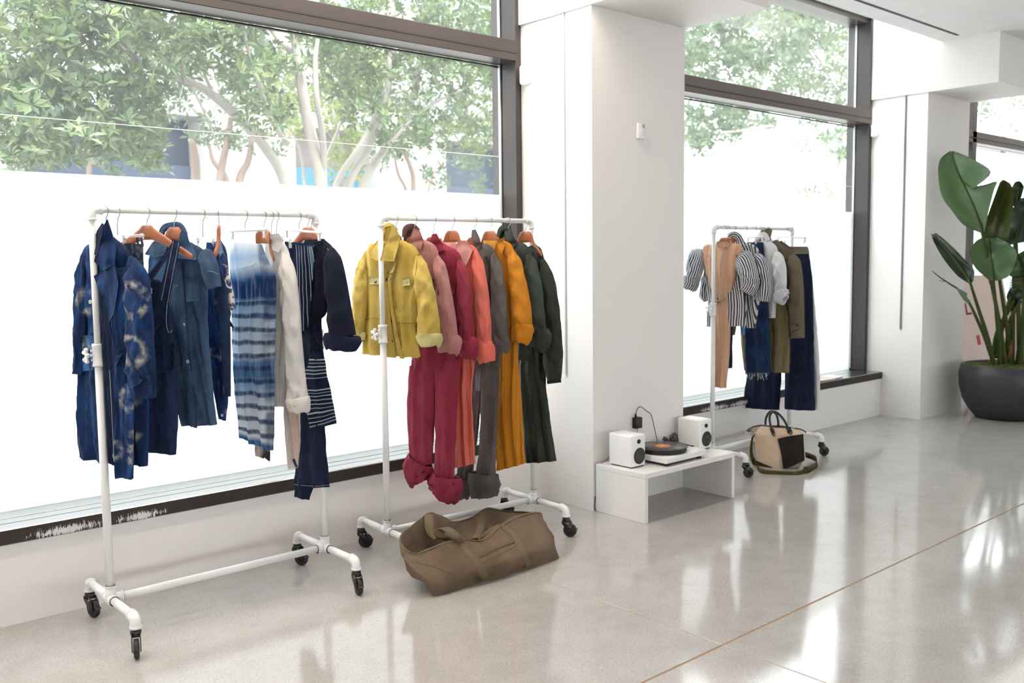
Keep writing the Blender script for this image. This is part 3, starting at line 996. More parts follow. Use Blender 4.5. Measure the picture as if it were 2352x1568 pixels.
# ---- 1 long tie-dyed coat
h = Hang(R1, 241, B1)
wood_hanger(h, 'wooden hanger inside the collar of the long tie-dyed coat', 0.10, 0.06)
g = garment(h, 'tie_dyed_coat', 'long indigo tie-dyed coat with pale rings on its sleeve at the rack end', 'coat', G1)
mc = tie_dye('coat_indigo', h, [(298, 690, 0.062, 0.105), (299, 808, 0.055, 0.12), (318, 1008, 0.03, 0.06), (306, 1050, 0.024, 0.08), (262, 1035, 0.028, 0.07), (196, 690, 0.045, 0.05), (300, 915, 0.04, 0.07)])
mcd = cloth('coat_dark_inside', (0.004, 0.010, 0.032), (0.01, 0.03, 0.08))  # darkened indigo, shade of the coat's inside put into the colour
put(h, 'body', shell(h, [(226, 552, 262, 544), (194, 572, 300, 585), (184, 640, 318, 650), (184, 760, 332, 760), (182, 880, 338, 890), (178, 985, 340, 985), (184, 1050, 338, 1070)], 0.045, 0, 0.020, 0.10, 3, 60, 72, wr=0.008), mc, g)
put(h, 'front_gap_shade', shell(h, [(226, 650, 244, 660), (232, 760, 256, 770), (240, 900, 268, 900), (250, 1062, 284, 1090)], 0.01, 0.052, 0.008, 0.05, 8), mcd, g)  # dark strip standing for the shaded gap between the open fronts
put(h, 'front_panel', shell(h, [(252, 620, 300, 610), (256, 740, 302, 740), (262, 900, 306, 900), (262, 990, 306, 990), (266, 1098, 306, 1099)], 0.016, 0.062, 0.014, 0.06, 11), mc, g)
put(h, 'hem_fold', shell(h, [(284, 880, 306, 880), (285, 980, 306, 980), (285, 1099, 304, 1101)], 0.012, 0.078, 0.006, 0.05, 12), mc, g)
put(h, 'sleeve', tubepx(h, [(300, 588, 34, 0.03), (316, 660, 50, 0.06), (321, 760, 55, 0.075), (325, 850, 56, 0.08), (327, 912, 55, 0.08)], 0.8, 0.06, 4, 40, 32, 0.010, top=True), mc, g)
put(h, 'sleeve', tubepx(h, [(204, 566, 24, 0.01), (192, 640, 30, 0.02), (186, 760, 27, 0.025), (180, 858, 20, 0.025)], 0.8, 0.02, 6, 36, 26, 0.008, top=True), mc, g)
patch(h, 'collar', [(246, 503), (258, 540), (266, 575), (262, 610), (238, 622), (216, 600), (224, 560), (234, 524)], mc, g, 0.012, 0.004, 3, [0.02, 0.0, 0, 0, 0.01, 0.02, 0.01, 0.02], solid=True)
patch(h, 'collar', [(222, 530), (234, 512), (240, 518), (230, 556), (222, 590), (210, 575)], mcd, g, 0.006, 0.004, 2)
patch(h, 'lapel', [(262, 606), (240, 620), (215, 634), (226, 662), (240, 690), (250, 740), (262, 720), (272, 650)], mc, g, 0.010, 0.004, 3, [0, 0, 0.015, 0.01, 0, 0, 0, 0])
patch(h, 'lapel', [(193, 592), (206, 600), (216, 640), (222, 668), (208, 650), (198, 625)], mc, g, 0.008, 0.004, 2)
patch(h, 'pocket', [(188, 770), (216, 770), (217, 850), (190, 852)], tie_dye('coat_pocket', h, [(200, 800, 0.03)], mid=(0.05, 0.16, 0.36), streak=0.9), g, 0.006, 0.003, 2)
patch(h, 'pocket_flap', [(260, 815), (281, 811), (272, 828), (266, 842)], mc, g, 0.008, 0.003, 2)
patch(h, 'cuff_tab', [(293, 873), (310, 864), (327, 871), (322, 880), (302, 891), (295, 888)], mc, g, 0.008, 0.004, 2)
for x, y in ((209, 693), (316, 870)): button(h, x, y, g, M['shell_button'], 0.008)
seam(h, [(252, 850), (258, 960), (262, 1060)], g, M['thread_pale'], 0.0010)

# ---- 2 marbled top on a clear clip hanger
h = Hang(R1, 268, B1)
clip_hanger(h, 281, 329, 541, 'clear plastic clip hanger behind the tie-dyed coat', M['clear'])
g = garment(h, 'marbled_skirt', 'dark marbled indigo skirt mostly hidden behind the tie-dyed coat', 'skirt', G1)
mm = mottled('marbled_indigo', (0.012, 0.016, 0.04), (0.16, 0.17, 0.22), 34, 0.5, 0.72)
put(h, 'body', shell(h, [(284, 558, 328, 560), (284, 600, 330, 604), (280, 700, 333, 690), (280, 800, 330, 790)], 0.016, 0, 0.006, 0.07, 14, 26, 36), mm, g)
for x in (312, 322): patch(h, 'strap', [(x, 546), (x + 4, 545), (x + 8, 566), (x + 3, 566)], mm, g, 0.004, 0.002, 1)

# ---- 3 denim pinafore
h = Hang(R1, 336, B1 + 6)
wood_hanger(h, 'bare wooden hanger carrying the strap of the denim pinafore', 0.062, 0.215)
g = garment(h, 'denim_pinafore', 'dark navy denim pinafore dress with a stitched strap on its hanger', 'dress', G1)
md = cloth('dark_denim', (0.007, 0.016, 0.050), (0.025, 0.055, 0.14), 0.5, scale=20)
put(h, 'skirt', shell(h, [(326, 690, 386, 690), (328, 765, 396, 764), (332, 860, 402, 855), (335, 960, 408, 940), (342, 1034, 403, 1044)], 0.032, 0, 0.010, 0.10, 21), md, g)
put(h, 'bib', shell(h, [(330, 636, 338, 640), (333, 660, 372, 650), (330, 720, 388, 720), (332, 800, 392, 790)], 0.012, 0.028, 0.003, 0.1, 22, 24, 36), md, g)
patch(h, 'strap', [(396, 549), (414, 555), (402, 610), (392, 668), (374, 740), (345, 770), (356, 700), (374, 640), (389, 590)], md, g, 0.008, 0.004, 3, solid=True, o=0.035)
patch(h, 'neck_band', [(334, 638), (338, 636), (372, 590), (398, 553), (401, 556), (378, 600), (344, 652)], md, g, 0.005, 0.003, 2, o=0.03)
patch(h, 'waistband', [(352, 800), (398, 788), (400, 800), (353, 812)], md, g, 0.004, 0.003, 2)
seam(h, [(399, 553), (385, 620), (371, 690)], g, M['thread_pale'], 0.0009)
seam(h, [(411, 557), (398, 625), (384, 700)], g, M['thread_pale'], 0.0009)
seam(h, [(384, 700), (382, 740), (388, 764), (396, 758)], g, M['thread_pale'], 0.0012)
patch(h, 'label_tag', [(341, 660), (349, 661), (349, 674), (341, 674)], M['shell_button'], g, 0.004, 0.001, 1)
patch(h, 'pocket', [(354, 815), (398, 803), (399, 850), (356, 860)], md, g, 0.004, 0.003, 2)

# ---- 4 faded short-sleeved shirt
h = Hang(R1, 399, B1)
wood_hanger(h, 'wooden hanger in the open collar of the faded blue shirt dress', 0.068)
g = garment(h, 'shirt_dress', 'faded blue short-sleeved shirt dress with a wide collar', 'dress', G1)
ms = cloth('faded_indigo', (0.026, 0.052, 0.105), (0.080, 0.150, 0.265), 0.8, scale=9)
ms2 = cloth('faded_indigo_light', (0.045, 0.105, 0.23), (0.10, 0.20, 0.37), 0.8, scale=9)
put(h, 'body', shell(h, [(372, 560, 438, 556), (345, 590, 474, 585), (348, 660, 476, 660), (360, 740, 476, 740), (385, 840, 483, 840), (404, 915, 489, 910), (420, 977, 497, 975)], 0.038, 0, 0.017, 0.085, 31, 56, 68, wr=0.007), ms, g)
put(h, 'sleeve', tubepx(h, [(466, 574, 30, 0.012), (480, 610, 36, 0.03), (492, 662, 30, 0.035)], 0.8, 0.03, 33, 24, 26, 0.006, top=True), ms, g)
put(h, 'inner_back', shell(h, [(350, 568, 388, 560), (342, 600, 385, 600), (338, 650, 372, 650)], 0.006, 0.045, 0.004, 0.08, 35, 16, 28), ms2, g)
patch(h, 'collar', [(413, 536), (420, 527), (429, 536), (432, 550), (452, 592), (449, 597), (405, 592), (410, 566)], ms2, g, 0.012, 0.004, 3, [0.02, 0.02, 0.01, 0, 0.004, 0.004, 0.012, 0.012], solid=True)
patch(h, 'collar', [(332, 584), (350, 556), (368, 545), (384, 560), (378, 586), (356, 590)], ms, g, 0.012, 0.004, 3, [0.01, 0, 0, 0, 0.01, 0.01])
put(h, 'collar_stand', tubepx(h, [(370, 555, 12, -0.005), (374, 528, 14, -0.01), (392, 518, 14, -0.015), (414, 520, 14, -0.01), (427, 540, 12, 0.0)], 0.35, 0, 34, 30, 16, 0.002), ms, g)
patch(h, 'placket', [(398, 594), (414, 594), (428, 720), (440, 850), (452, 983), (444, 982), (420, 850), (405, 720)], ms, g, 0.006, 0.003, 3)
patch(h, 'pocket', [(425, 638), (456, 636), (458, 690), (428, 694)], ms, g, 0.005, 0.002, 2)
for x, y in ((406, 657), (422, 745), (432, 830)): button(h, x, y, g, M['shell_button'], 0.0075)
seam(h, [(476, 622), (490, 624), (502, 630)], g, M['thread_pale'], 0.0008)
fc = bpy.data.curves.new('chest_lettering', 'FONT'); fc.body = 'SCAPL'; fc.size = 0.017; fc.extrude = 0.0004
fo = bpy.data.objects.new('chest_lettering_curve', fc)
_me = bpy.data.meshes.new_from_object(fo)
bpy.data.objects.remove(fo)
_p = h.front(424, 637, 0.014)
mk('chest_lettering', [_p + h.u * v.co.x + V((0, 0, v.co.y)) + h.n * v.co.z for v in _me.vertices], [tuple(q.vertices) for q in _me.polygons], plain('dark_navy_print', (0.004, 0.006, 0.02), 0.8), g, False)
bpy.data.meshes.remove(_me)

# ---- 5 indigo shirt with pale spots, 6 mottled blouse
h = Hang(R1, 464, B1)
g = garment(h, 'spotted_indigo_shirt', 'deep indigo shirt with small pale bound spots between two blouses', 'shirt', G1)
clip_hanger(h, 452, 492, 548, 'thin clear hanger holding the deep indigo spotted shirt', M['clear'])
mk5 = tie_dye('spotted_indigo', h, [(498, 775, 0.01), (492, 812, 0.025), (508, 900, 0.02), (512, 950, 0.03), (500, 700, 0.02)], (0.006, 0.02, 0.08), (0.02, 0.09, 0.30), streak=0.9)
put(h, 'body', shell(h, [(474, 556, 492, 558), (472, 600, 508, 605), (470, 700, 518, 690), (478, 800, 522, 800), (490, 890, 524, 900), (503, 962, 519, 966)], 0.028, 0, 0.012, 0.06, 41), mk5, g)
put(h, 'sleeve', tubepx(h, [(500, 610, 24, 0.02), (514, 720, 24, 0.03), (520, 820, 18, 0.03), (523, 910, 13, 0.03)], 0.7, 0.03, 42, 28, 22, 0.005, top=True), cloth('plain_indigo', (0.010, 0.022, 0.06), (0.03, 0.07, 0.16), 0.5), g)
button(h, 511, 953, g, M['shell_button'], 0.006)
h = Hang(R1, 502, B1)
wood_hanger(Hang(R1, 502, -25), 'wooden hanger seen edge-on above the mottled blouse', 0.055, 0.09)
g = garment(h, 'mottled_blouse', 'white and indigo mottled blouse with a loose short sleeve', 'blouse', G1)
mo = mottled('mottled_white_indigo', (0.012, 0.03, 0.12), (0.66, 0.62, 0.56), 30, 0.46, 0.54)
mo2 = mottled('mottled_blue', (0.008, 0.03, 0.12), (0.10, 0.26, 0.50), 16, 0.42, 0.62)
put(h, 'body', shell(h, [(492, 556, 508, 552), (488, 590, 522, 585), (492, 680, 526, 680), (500, 790, 526, 790)], 0.024, 0, 0.008, 0.06, 43, 30, 40), mo2, g)
put(h, 'sleeve', tubepx(h, [(508, 572, 14, 0.02), (511, 620, 24, 0.03), (516, 670, 36, 0.035), (528, 712, 26, 0.035)], 0.6, 0.03, 44, 28, 26, 0.006, top=True), mo, g)
mk('ribbon', *tube([h.at(*p, 0.04) for p in ((525, 700), (528, 720), (526, 735), (532, 748), (536, 752))], [0.004, 0.008, 0.006, 0.009, 0.004], 8, flat=0.4), cloth('black_ribbon', (0.004, 0.004, 0.006)), g)
patch(h, 'strap', [(496, 556), (506, 548), (512, 580), (504, 590)], cloth('pale_blue', (0.16, 0.34, 0.58), (0.45, 0.62, 0.8), 0.8), g, 0.006, 0.002, 2)

# ---- 7 white and indigo banded shibori skirt, 8 dark trousers behind it
h = Hang(R1, 562, B1)
clip_hanger(h, 528, 612, 527, 'white clip hanger above the banded shibori skirt', M['white_plastic'], 531)
g = garment(h, 'shibori_skirt', 'white skirt dyed with soft horizontal indigo bands on clips', 'skirt', G1)
z0 = h.at(565, 560).z
mb = shibori('shibori_bands', z0)
put(h, 'body', shell(h, [(531, 556, 600, 560), (528, 606, 618, 604), (531, 650, 633, 638), (533, 740, 632, 740), (537, 860, 630, 860), (545, 940, 629, 950), (552, 1002, 627, 1034)], 0.030, 0, 0.012, 0.075, 51, 60, 68), mb, g)
seam(h, [(557, 616), (578, 610), (588, 604), (596, 614)], g, M['thread_pale'], 0.0012, name='tie')
h = Hang(R1, 605, B1)
wood_hanger(h, 'wooden hanger peeking out behind the banded shibori skirt', 0.075, 0.06)
g = garment(h, 'marbled_trousers', 'brown and black marbled trousers whose hem shows below the shibori skirt', 'trousers', G1)
mt = mottled('marbled_brown', (0.012, 0.014, 0.022), (0.42, 0.33, 0.30), 14, 0.5, 0.62)
put(h, 'leg', shell(h, [(588, 620, 626, 620), (584, 800, 622, 800), (585, 950, 622, 960), (586, 1046, 606, 1053)], 0.016, 0, 0.006, 0.06, 53, 30, 36), mt, g)
put(h, 'leg', shell(h, [(598, 640, 628, 640), (602, 850, 624, 850), (605, 1050, 620, 1061)], 0.010, 0.02, 0.004, 0.06, 54, 24, 32), mt, g)

# ---- 9 white linen shirt, 10 cream trousers
h = Hang(R1, 622, B1)
clip_hanger(h, 606, 650, 545, 'clear hanger inside the white linen shirt', M['clear'])
g = garment(h, 'linen_shirt', 'white linen shirt with a long hanging sleeve between blue clothes', 'shirt', G1)
ml = cloth('white_linen', (0.80, 0.77, 0.74), (0.88, 0.86, 0.84), 0.4, trans=0.18)
put(h, 'body', shell(h, [(612, 548, 640, 545), (610, 580, 664, 585), (620, 680, 664, 680), (626, 800, 656, 800), (626, 932, 650, 934)], 0.028, 0, 0.010, 0.05, 61, 44, 50), ml, g)
put(h, 'sleeve', tubepx(h, [(652, 572, 26, 0.015), (663, 650, 36, 0.04), (672, 760, 36, 0.05), (680, 860, 38, 0.05), (684, 915, 44, 0.05)], 0.8, 0.04, 62, 40, 28, 0.009, top=True), ml, g)
cuff(h, 'cuff', [(683, 912, 48), (686, 930, 50), (687, 945, 40)], ml, g, 0.05, 63, 0.06)
patch(h, 'collar', [(614, 550), (622, 538), (640, 536), (650, 552), (640, 580), (622, 572)], ml, g, 0.012, 0.003, 2)
for x in (668, 678): button(h, x, 932, g, plain('cream_button_%d' % x, (0.7, 0.6, 0.35), 0.35), 0.006)
h = Hang(R1, 634, B1)
clip_hanger(h, 640, 668, 551, 'small clear clip hanger behind the white linen shirt', M['clear'])
g = garment(h, 'cream_trousers', 'cream trousers hanging below the sleeve of the linen shirt', 'trousers', G1)
mcr = cloth('cream_cotton', (0.70, 0.62, 0.52), (0.78, 0.72, 0.64), 0.5, trans=0.1)
put(h, 'leg', shell(h, [(644, 640, 676, 640), (648, 800, 684, 800), (650, 920, 688, 930), (655, 1000, 690, 1000), (661, 1077, 684, 1074)], 0.020, 0, 0.006, 0.06, 65, 40, 44), mcr, g)
patch(h, 'fold', [(664, 940), (684, 955), (689, 1000), (684, 1070), (676, 1050)], cloth('cream_pink', (0.66, 0.50, 0.42), (0.7, 0.6, 0.5), 0.5), g, 0.006, 0.002, 2)
patch(h, 'ankle_tie', [(671, 1055), (676, 1053), (684, 1074), (678, 1072)], cloth('teal_tie', (0.02, 0.05, 0.07)), g, 0.007, 0.002, 1)

# ---- 11 pinstriped wrap skirt, 12 navy dress, 13 dark denim trousers
h = Hang(R1, 686, B1 - 4)
clip_hanger(h, 652, 738, 535, 'white clip hanger holding the pinstriped navy wrap skirt', M['white_plastic'], 527)
g = garment(h, 'pinstripe_skirt', 'narrow navy wrap skirt with fine white vertical pinstripes on clips', 'skirt', G1)
navy = (0.005, 0.008, 0.026)
wpx = (h.at(722, 600) - h.at(662, 600)).length
L_ = [(wpx * (-0.12 + 0.115 * i), 0.0016, (0.30, 0.33, 0.38)) for i in range(5)] + [(wpx * 0.44, 0.0042, (0.08, 0.20, 0.32)), (wpx * 0.40, 0.0014, (0.4, 0.45, 0.5)), (wpx * 0.485, 0.0014, (0.4, 0.45, 0.5))]
mp = pinstripe('navy_pinstripe', navy, L_)
put(h, 'panel', shell(h, [(654, 556, 721, 562), (662, 590, 722, 590), (672, 660, 716, 660), (677, 720, 712, 718), (686, 772, 706, 754)], 0.018, 0, 0.007, 0.07, 71, 40, 64), mp, g)
patch(h, 'waistband', [(654, 554), (722, 561), (722, 567), (656, 560)], cloth('navy_band', (0.012, 0.03, 0.08)), g, 0.005, 0.003, 2)
h = Hang(R1, 706, B1 - 6)
wood_hanger(h, 'wooden hanger holding the navy dress at the end of the blue rack', 0.06, 0.15)
g = garment(h, 'navy_dress', 'navy dress with a wide rolled sleeve and striped hem at the rack end', 'dress', G1)
mn = cloth('midnight_cotton', (0.004, 0.006, 0.018), (0.010, 0.016, 0.045), 0.5)
zt, zb = h.at(745, 820).z, h.at(760, 975).z
bands = [(zt - (zt - zb) * q, 0.0022 if k % 3 else 0.0032, (0.20, 0.27, 0.32) if k % 2 else (0.42, 0.42, 0.40)) for k, q in enumerate((0.0, 0.05, 0.10, 0.15, 0.20, 0.26, 0.44, 0.49, 0.54, 0.60, 0.66, 0.72, 0.78, 0.84, 0.90, 0.95))]
mnb = pinstripe('navy_banded_hem', navy, bands, False, nscale=0.03)
put(h, 'body', shell(h, [(700, 552, 744, 548), (692, 580, 768, 580), (688, 660, 764, 660), (688, 720, 748, 718), (689, 745, 733, 742), (690, 800, 741, 802)], 0.03, 0, 0.008, 0.08, 73, 44, 50), mn, g)
put(h, 'skirt', shell(h, [(690, 796, 741, 800), (693, 860, 750, 858), (697, 920, 762, 915), (704, 990, 773, 972)], 0.026, 0.0, 0.007, 0.08, 74, 36, 50), mnb, g)
put(h, 'sleeve', tubepx(h, [(758, 566, 30, 0.01), (768, 630, 44, 0.03), (778, 700, 50, 0.035), (786, 772, 60, 0.035)], 0.8, 0.03, 75, 34, 30, 0.006, top=True), mn, g)
cuff(h, 'rolled_cuff', [(786, 768, 74), (785, 786, 78), (784, 804, 66)], cloth('midnight_inside', (0.007, 0.010, 0.032), (0.015, 0.022, 0.06), 0.5), g, 0.035, 76, 0.08, 0.75)
patch(h, 'neckline', [(716, 562), (730, 556), (742, 548), (736, 560), (722, 566)], mn, g, 0.006, 0.003, 2)
h = Hang(R1, 713, B1 - 4)
clip_hanger(h, 688, 716, 556, 'slim white clip hanger behind the navy dress', M['white_plastic'])
g = garment(h, 'denim_trousers', 'dark denim trousers with pale hem stitching hanging lowest on the blue rack', 'trousers', G1)
mdn = cloth('raw_denim', (0.006, 0.010, 0.030), (0.018, 0.028, 0.075), 0.5, scale=14)
put(h, 'leg', shell(h, [(680, 620, 735, 620), (682, 850, 742, 850), (684, 970, 745, 970), (680, 1060, 750, 1045), (674, 1117, 757, 1118)], 0.022, 0.012, 0.008, 0.09, 77, 40, 48), mdn, g)
put(h, 'leg', shell(h, [(684, 850, 732, 850), (680, 1060, 732, 1060), (676, 1141, 710, 1148), ], 0.012, -0.02, 0.006, 0.07, 78, 30, 40), mdn, g)
seam(h, [(675, 1112), (700, 1115), (730, 1116), (755, 1113)], g, M['thread_pale'], 0.0008)

# ================================================================== second rack
G2 = 'coloured clothes on the middle rack'
# ---- 1 yellow jacket
h = Hang(R2, 907, B1)
wood_hanger(h, 'wooden hanger inside the collar of the yellow jacket', 0.085, 0.06)
g = garment(h, 'yellow_jacket', 'mustard-yellow cotton work jacket with frayed hem and black buttons', 'jacket', G2)
my = cloth('yellow_twill', (0.53, 0.37, 0.075), (0.66, 0.50, 0.16), 0.7, scale=10, trans=0.06)
my2 = cloth('yellow_inside', (0.52, 0.46, 0.20), (0.62, 0.56, 0.3), 0.5)
put(h, 'body', shell(h, [(876, 556, 920, 548), (846, 566, 958, 574), (838, 620, 966, 640), (838, 700, 962, 710), (836, 745, 955, 745), (834, 790, 960, 790), (833, 812, 966, 820)], 0.042, 0, 0.016, 0.09, 81, 56, 72, wr=0.009, ragged=0.006), my, g)
put(h, 'sleeve', tubepx(h, [(960, 584, 26, 0.015), (970, 640, 38, 0.045), (980, 700, 46, 0.055), (986, 768, 48, 0.055)], 0.85, 0.05, 82, 40, 30, 0.011, top=True), my, g)
cuff(h, 'rolled_cuff', [(986, 764, 52), (986, 778, 55), (985, 793, 44)], my2, g, 0.055, 83, 0.08)
put(h, 'sleeve', tubepx(h, [(842, 576, 16, -0.005), (832, 630, 28, 0.01), (826, 700, 34, 0.02), (826, 768, 22, 0.02)], 0.85, 0.02, 84, 36, 26, 0.009, top=True), my, g)
cuff(h, 'rolled_cuff', [(826, 764, 22), (828, 774, 24), (831, 783, 16)], my2, g, 0.02, 85, 0.08)
patch(h, 'collar', [(900, 516), (912, 530), (919, 546), (914, 566), (905, 600), (873, 598), (880, 574), (890, 545)], my, g, 0.024, 0.005, 3, [0.015, 0.008, 0, 0, 0.006, 0.022, 0.022, 0.018], solid=True)
patch(h, 'collar', [(874, 536), (866, 552), (850, 580), (851, 592), (872, 600), (878, 572), (880, 550)], my, g, 0.020, 0.005, 3, [0, 0, 0.01, 0.014, 0.018, 0.014, 0.005], solid=True)
put(h, 'collar_stand', tubepx(h, [(876, 545, 9, -0.01), (883, 524, 12, -0.02), (897, 518, 12, -0.02), (911, 530, 10, -0.01)], 0.4, 0, 86, 24, 14, 0.002), my, g)
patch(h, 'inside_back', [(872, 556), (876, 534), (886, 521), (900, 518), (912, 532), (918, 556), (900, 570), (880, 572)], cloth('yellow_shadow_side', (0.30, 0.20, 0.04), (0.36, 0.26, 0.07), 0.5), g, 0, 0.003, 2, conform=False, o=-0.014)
patch(h, 'placket', [(880, 604), (888, 612), (893, 680), (898, 740), (905, 780), (910, 822), (888, 820), (884, 740), (882, 670)], my, g, 0.006, 0.003, 3)
patch(h, 'front_edge', [(906, 600), (910, 606), (903, 622), (893, 630), (897, 640), (902, 700), (914, 770), (928, 824), (918, 823), (906, 776), (896, 710), (890, 640)], my, g, 0.016, 0.003, 3)
patch(h, 'lapel_corner', [(894, 628), (905, 608), (908, 612), (902, 626)], my2, g, 0.02, 0.002, 1)
patch(h, 'pocket_flap', [(846, 636), (872, 635), (872, 652), (848, 653)], my2, g, 0.007, 0.004, 2)
patch(h, 'pocket_flap', [(923, 641), (940, 636), (942, 654), (924, 657)], my2, g, 0.010, 0.004, 2)
for x, y in ((888, 641), (901, 735), (899, 783), (863, 646)): button(h, x, y, g, M['black_button'], 0.0105)
for pts in ([(836, 735), (860, 730), (885, 738)], [(902, 738), (930, 742), (958, 740)], [(958, 585), (956, 620), (946, 660)], [(884, 660), (887, 720), (886, 800)]):
    seam(h, pts, g, cloth('ochre_stitch', (0.30, 0.19, 0.03)), 0.0016)
for k in range(12):
    x = 936 + 2.4 * k
    p = h.front(x, 816, -0.002)
    q = p + V((0, 0, -random.uniform(0.008, 0.034))) + h.u * random.uniform(-0.006, 0.006)
    mk('frayed_thread', *tube([p, (p + q) / 2 + h.u * random.uniform(-0.004, 0.004), q], 0.0007, 4), my2, g)

def jacket(R, px, b, name, label, cat, grp, mat, body, sleeve, cf=None, collar=None, hang=None, wood=True, depth=0.03, fold=0.010, seed=1, inner=None, lam=0.08, sl_off=0.03, cmat=None, bd=0.0, wr=0.007, drop=0.062, py=500, ws=0.008):
    hg = Hang(R, px, b, py)
    if hang: wood_hanger(hg, hang, *((0.095, 0.05) if collar and cat != 'dress' else (drop, 0.10)))
    gg = garment(hg, name, label, cat, grp)
    put(hg, 'body', shell(hg, body, depth, bd, fold, lam, seed, 52, 60, wr=wr), mat, gg)
    for k, s in enumerate(sleeve):
        put(hg, 'sleeve', tubepx(hg, s, 0.85, sl_off, seed + 1 + k, 36, 28, ws, top=True), mat, gg)
    for k, c in enumerate(cf or []):
        cuff(hg, 'rolled_cuff', c, cmat or mat, gg, sl_off, seed + 5 + k, 0.10)
    for c in collar or []:
        patch(hg, 'collar', c, mat, gg, 0.012, 0.004, 3, solid=True)
    return hg, gg

# ---- 2 dusty pink jacket
mpk = cloth('dusty_pink', (0.42, 0.19, 0.175), (0.55, 0.30, 0.28), 0.6, trans=0.08)
h, g = jacket(R2, 951, B1, 'pink_jacket', 'dusty pink cotton jacket with a rolled cuff behind the yellow jacket', 'jacket', G2, mpk,
    [(940, 554, 968, 546), (930, 575, 1004, 574), (930, 680, 1012, 680), (935, 795, 1010, 792)],
    [[(1003, 586, 24, 0.01), (1014, 640, 32, 0.035), (1024, 710, 38, 0.04), (1030, 778, 42, 0.04)]],
    [[(1030, 772, 48), (1032, 790, 54), (1027, 808, 40)]],
    [[(950, 524), (964, 530), (972, 552), (966, 572), (948, 566), (938, 556)]], 'wooden hanger inside the dusty pink jacket collar', seed=91)
put(h, 'collar_stand', tubepx(h, [(928, 545, 10), (932, 526, 14), (948, 521, 14), (962, 530, 10)], 0.4, -0.005, 92, 20, 14, 0.002), cloth('pink_inside', (0.10, 0.045, 0.045)), g)
patch(h, 'inside_back', [(926, 556), (928, 536), (936, 524), (952, 522), (964, 534), (966, 560), (948, 572)], cloth('pink_shadow_side', (0.13, 0.06, 0.06), (0.18, 0.09, 0.09), 0.5), g, 0, 0.003, 2, conform=False, o=-0.014)  # inner back in a darkened pink, collar shade put into the colour
patch(h, 'pocket', [(985, 640), (999, 640), (1000, 690), (986, 690)], mpk, g, 0.006, 0.003, 2)
mk('armhole', *tube([h.at(1007, 660, 0.055), h.at(1008, 675, 0.058), h.at(1007, 688, 0.055)], [0.003, 0.007, 0.003], 8, flat=0.5), M['dark'], g)
# ---- 3 maroon jumpsuit
mma = cloth('raspberry_cotton', (0.265, 0.026, 0.052), (0.39, 0.070, 0.105), 0.65, trans=0.06)
h, g = jacket(R2, 995, B1, 'maroon_jumpsuit', 'maroon cotton jumpsuit with rolled sleeves and rolled trouser legs', 'jumpsuit', G2, mma,
    [(988, 560, 1012, 554), (984, 580, 1058, 590), (978, 690, 1062, 690), (952, 790, 1058, 790), (942, 850, 1056, 850)],
    [[(1056, 596, 22, 0.01), (1064, 650, 28, 0.03), (1068, 720, 30, 0.035), (1070, 782, 30, 0.035)]],
    [[(1071, 778, 38), (1076, 798, 42), (1070, 820, 28)]],
    [[(992, 538), (1002, 536), (1013, 556), (1020, 575), (1002, 578), (988, 556)]], 'wooden hanger hidden in the maroon jumpsuit collar', seed=95)
put(h, 'leg', shell(h, [(940, 840, 1002, 830), (935, 940, 1000, 930), (938, 1000, 996, 1000), (943, 1070, 993, 1064)], 0.032, 0.005, 0.010, 0.07, 97, 36, 48), mma, g)
put(h, 'leg', shell(h, [(998, 832, 1057, 824), (1000, 930, 1049, 946), (1000, 1010, 1046, 1020), (996, 1110, 1043, 1100)], 0.032, 0.012, 0.010, 0.06, 98, 36, 48), mma, g)
cuff(h, 'rolled_leg_cuff', [(966, 1056, 58), (958, 1074, 66), (962, 1090, 62), (970, 1104, 52)], mma, g, 0.01, 99, 0.12, 0.9, 0.017, 18)
cuff(h, 'rolled_leg_cuff', [(1024, 1092, 62), (1022, 1110, 76), (1020, 1124, 70), (1012, 1136, 40)], mma, g, 0.018, 100, 0.12, 0.9, 0.017, 18)
patch(h, 'pocket', [(1016, 640), (1046, 650), (1044, 676), (1018, 668)], mma, g, 0.006, 0.003, 2)
button(h, 1042, 1110, g, M['black_button'], 0.007)
# ---- 4 coral dress
mco = cloth('coral_silk', (0.78, 0.17, 0.125), (0.86, 0.30, 0.24), 0.6, rough=0.6, trans=0.15)
mcp = cloth('pale_coral_inside', (0.85, 0.42, 0.38), (0.9, 0.55, 0.5), 0.5, trans=0.2)
h, g = jacket(R2, 1038, B1, 'coral_dress', 'bright coral dress with a rolled cuff on a pale wooden hanger', 'dress', G2, mco,
    [(1018, 566, 1064, 556), (1010, 590, 1098, 580), (1014, 690, 1104, 690), (1036, 790, 1098, 790), (1044, 900, 1084, 900), (1045, 1074, 1092, 1064)],
    [[(1092, 576, 22, 0.01), (1102, 640, 30, 0.03), (1110, 720, 32, 0.035), (1112, 788, 34, 0.035)]],
    [[(1110, 782, 38), (1112, 804, 46), (1118, 830, 34)]],
    [], 'pale wooden hanger across the open neck of the coral dress', seed=103, fold=0.014, lam=0.05)
put(h, 'back_neck', shell(h, [(1012, 556, 1048, 556), (1010, 580, 1046, 582), (1024, 620, 1040, 620)], 0.005, 0.03, 0.004, 0.05, 104, 16, 28), mcp, g)
patch(h, 'lapel', [(1052, 552), (1072, 552), (1086, 574), (1070, 610), (1060, 640), (1050, 600), (1048, 570)], mcp, g, 0.012, 0.003, 3)
patch(h, 'collar', [(1006, 552), (1012, 546), (1018, 556), (1012, 566)], mco, g, 0.008, 0.003, 1)
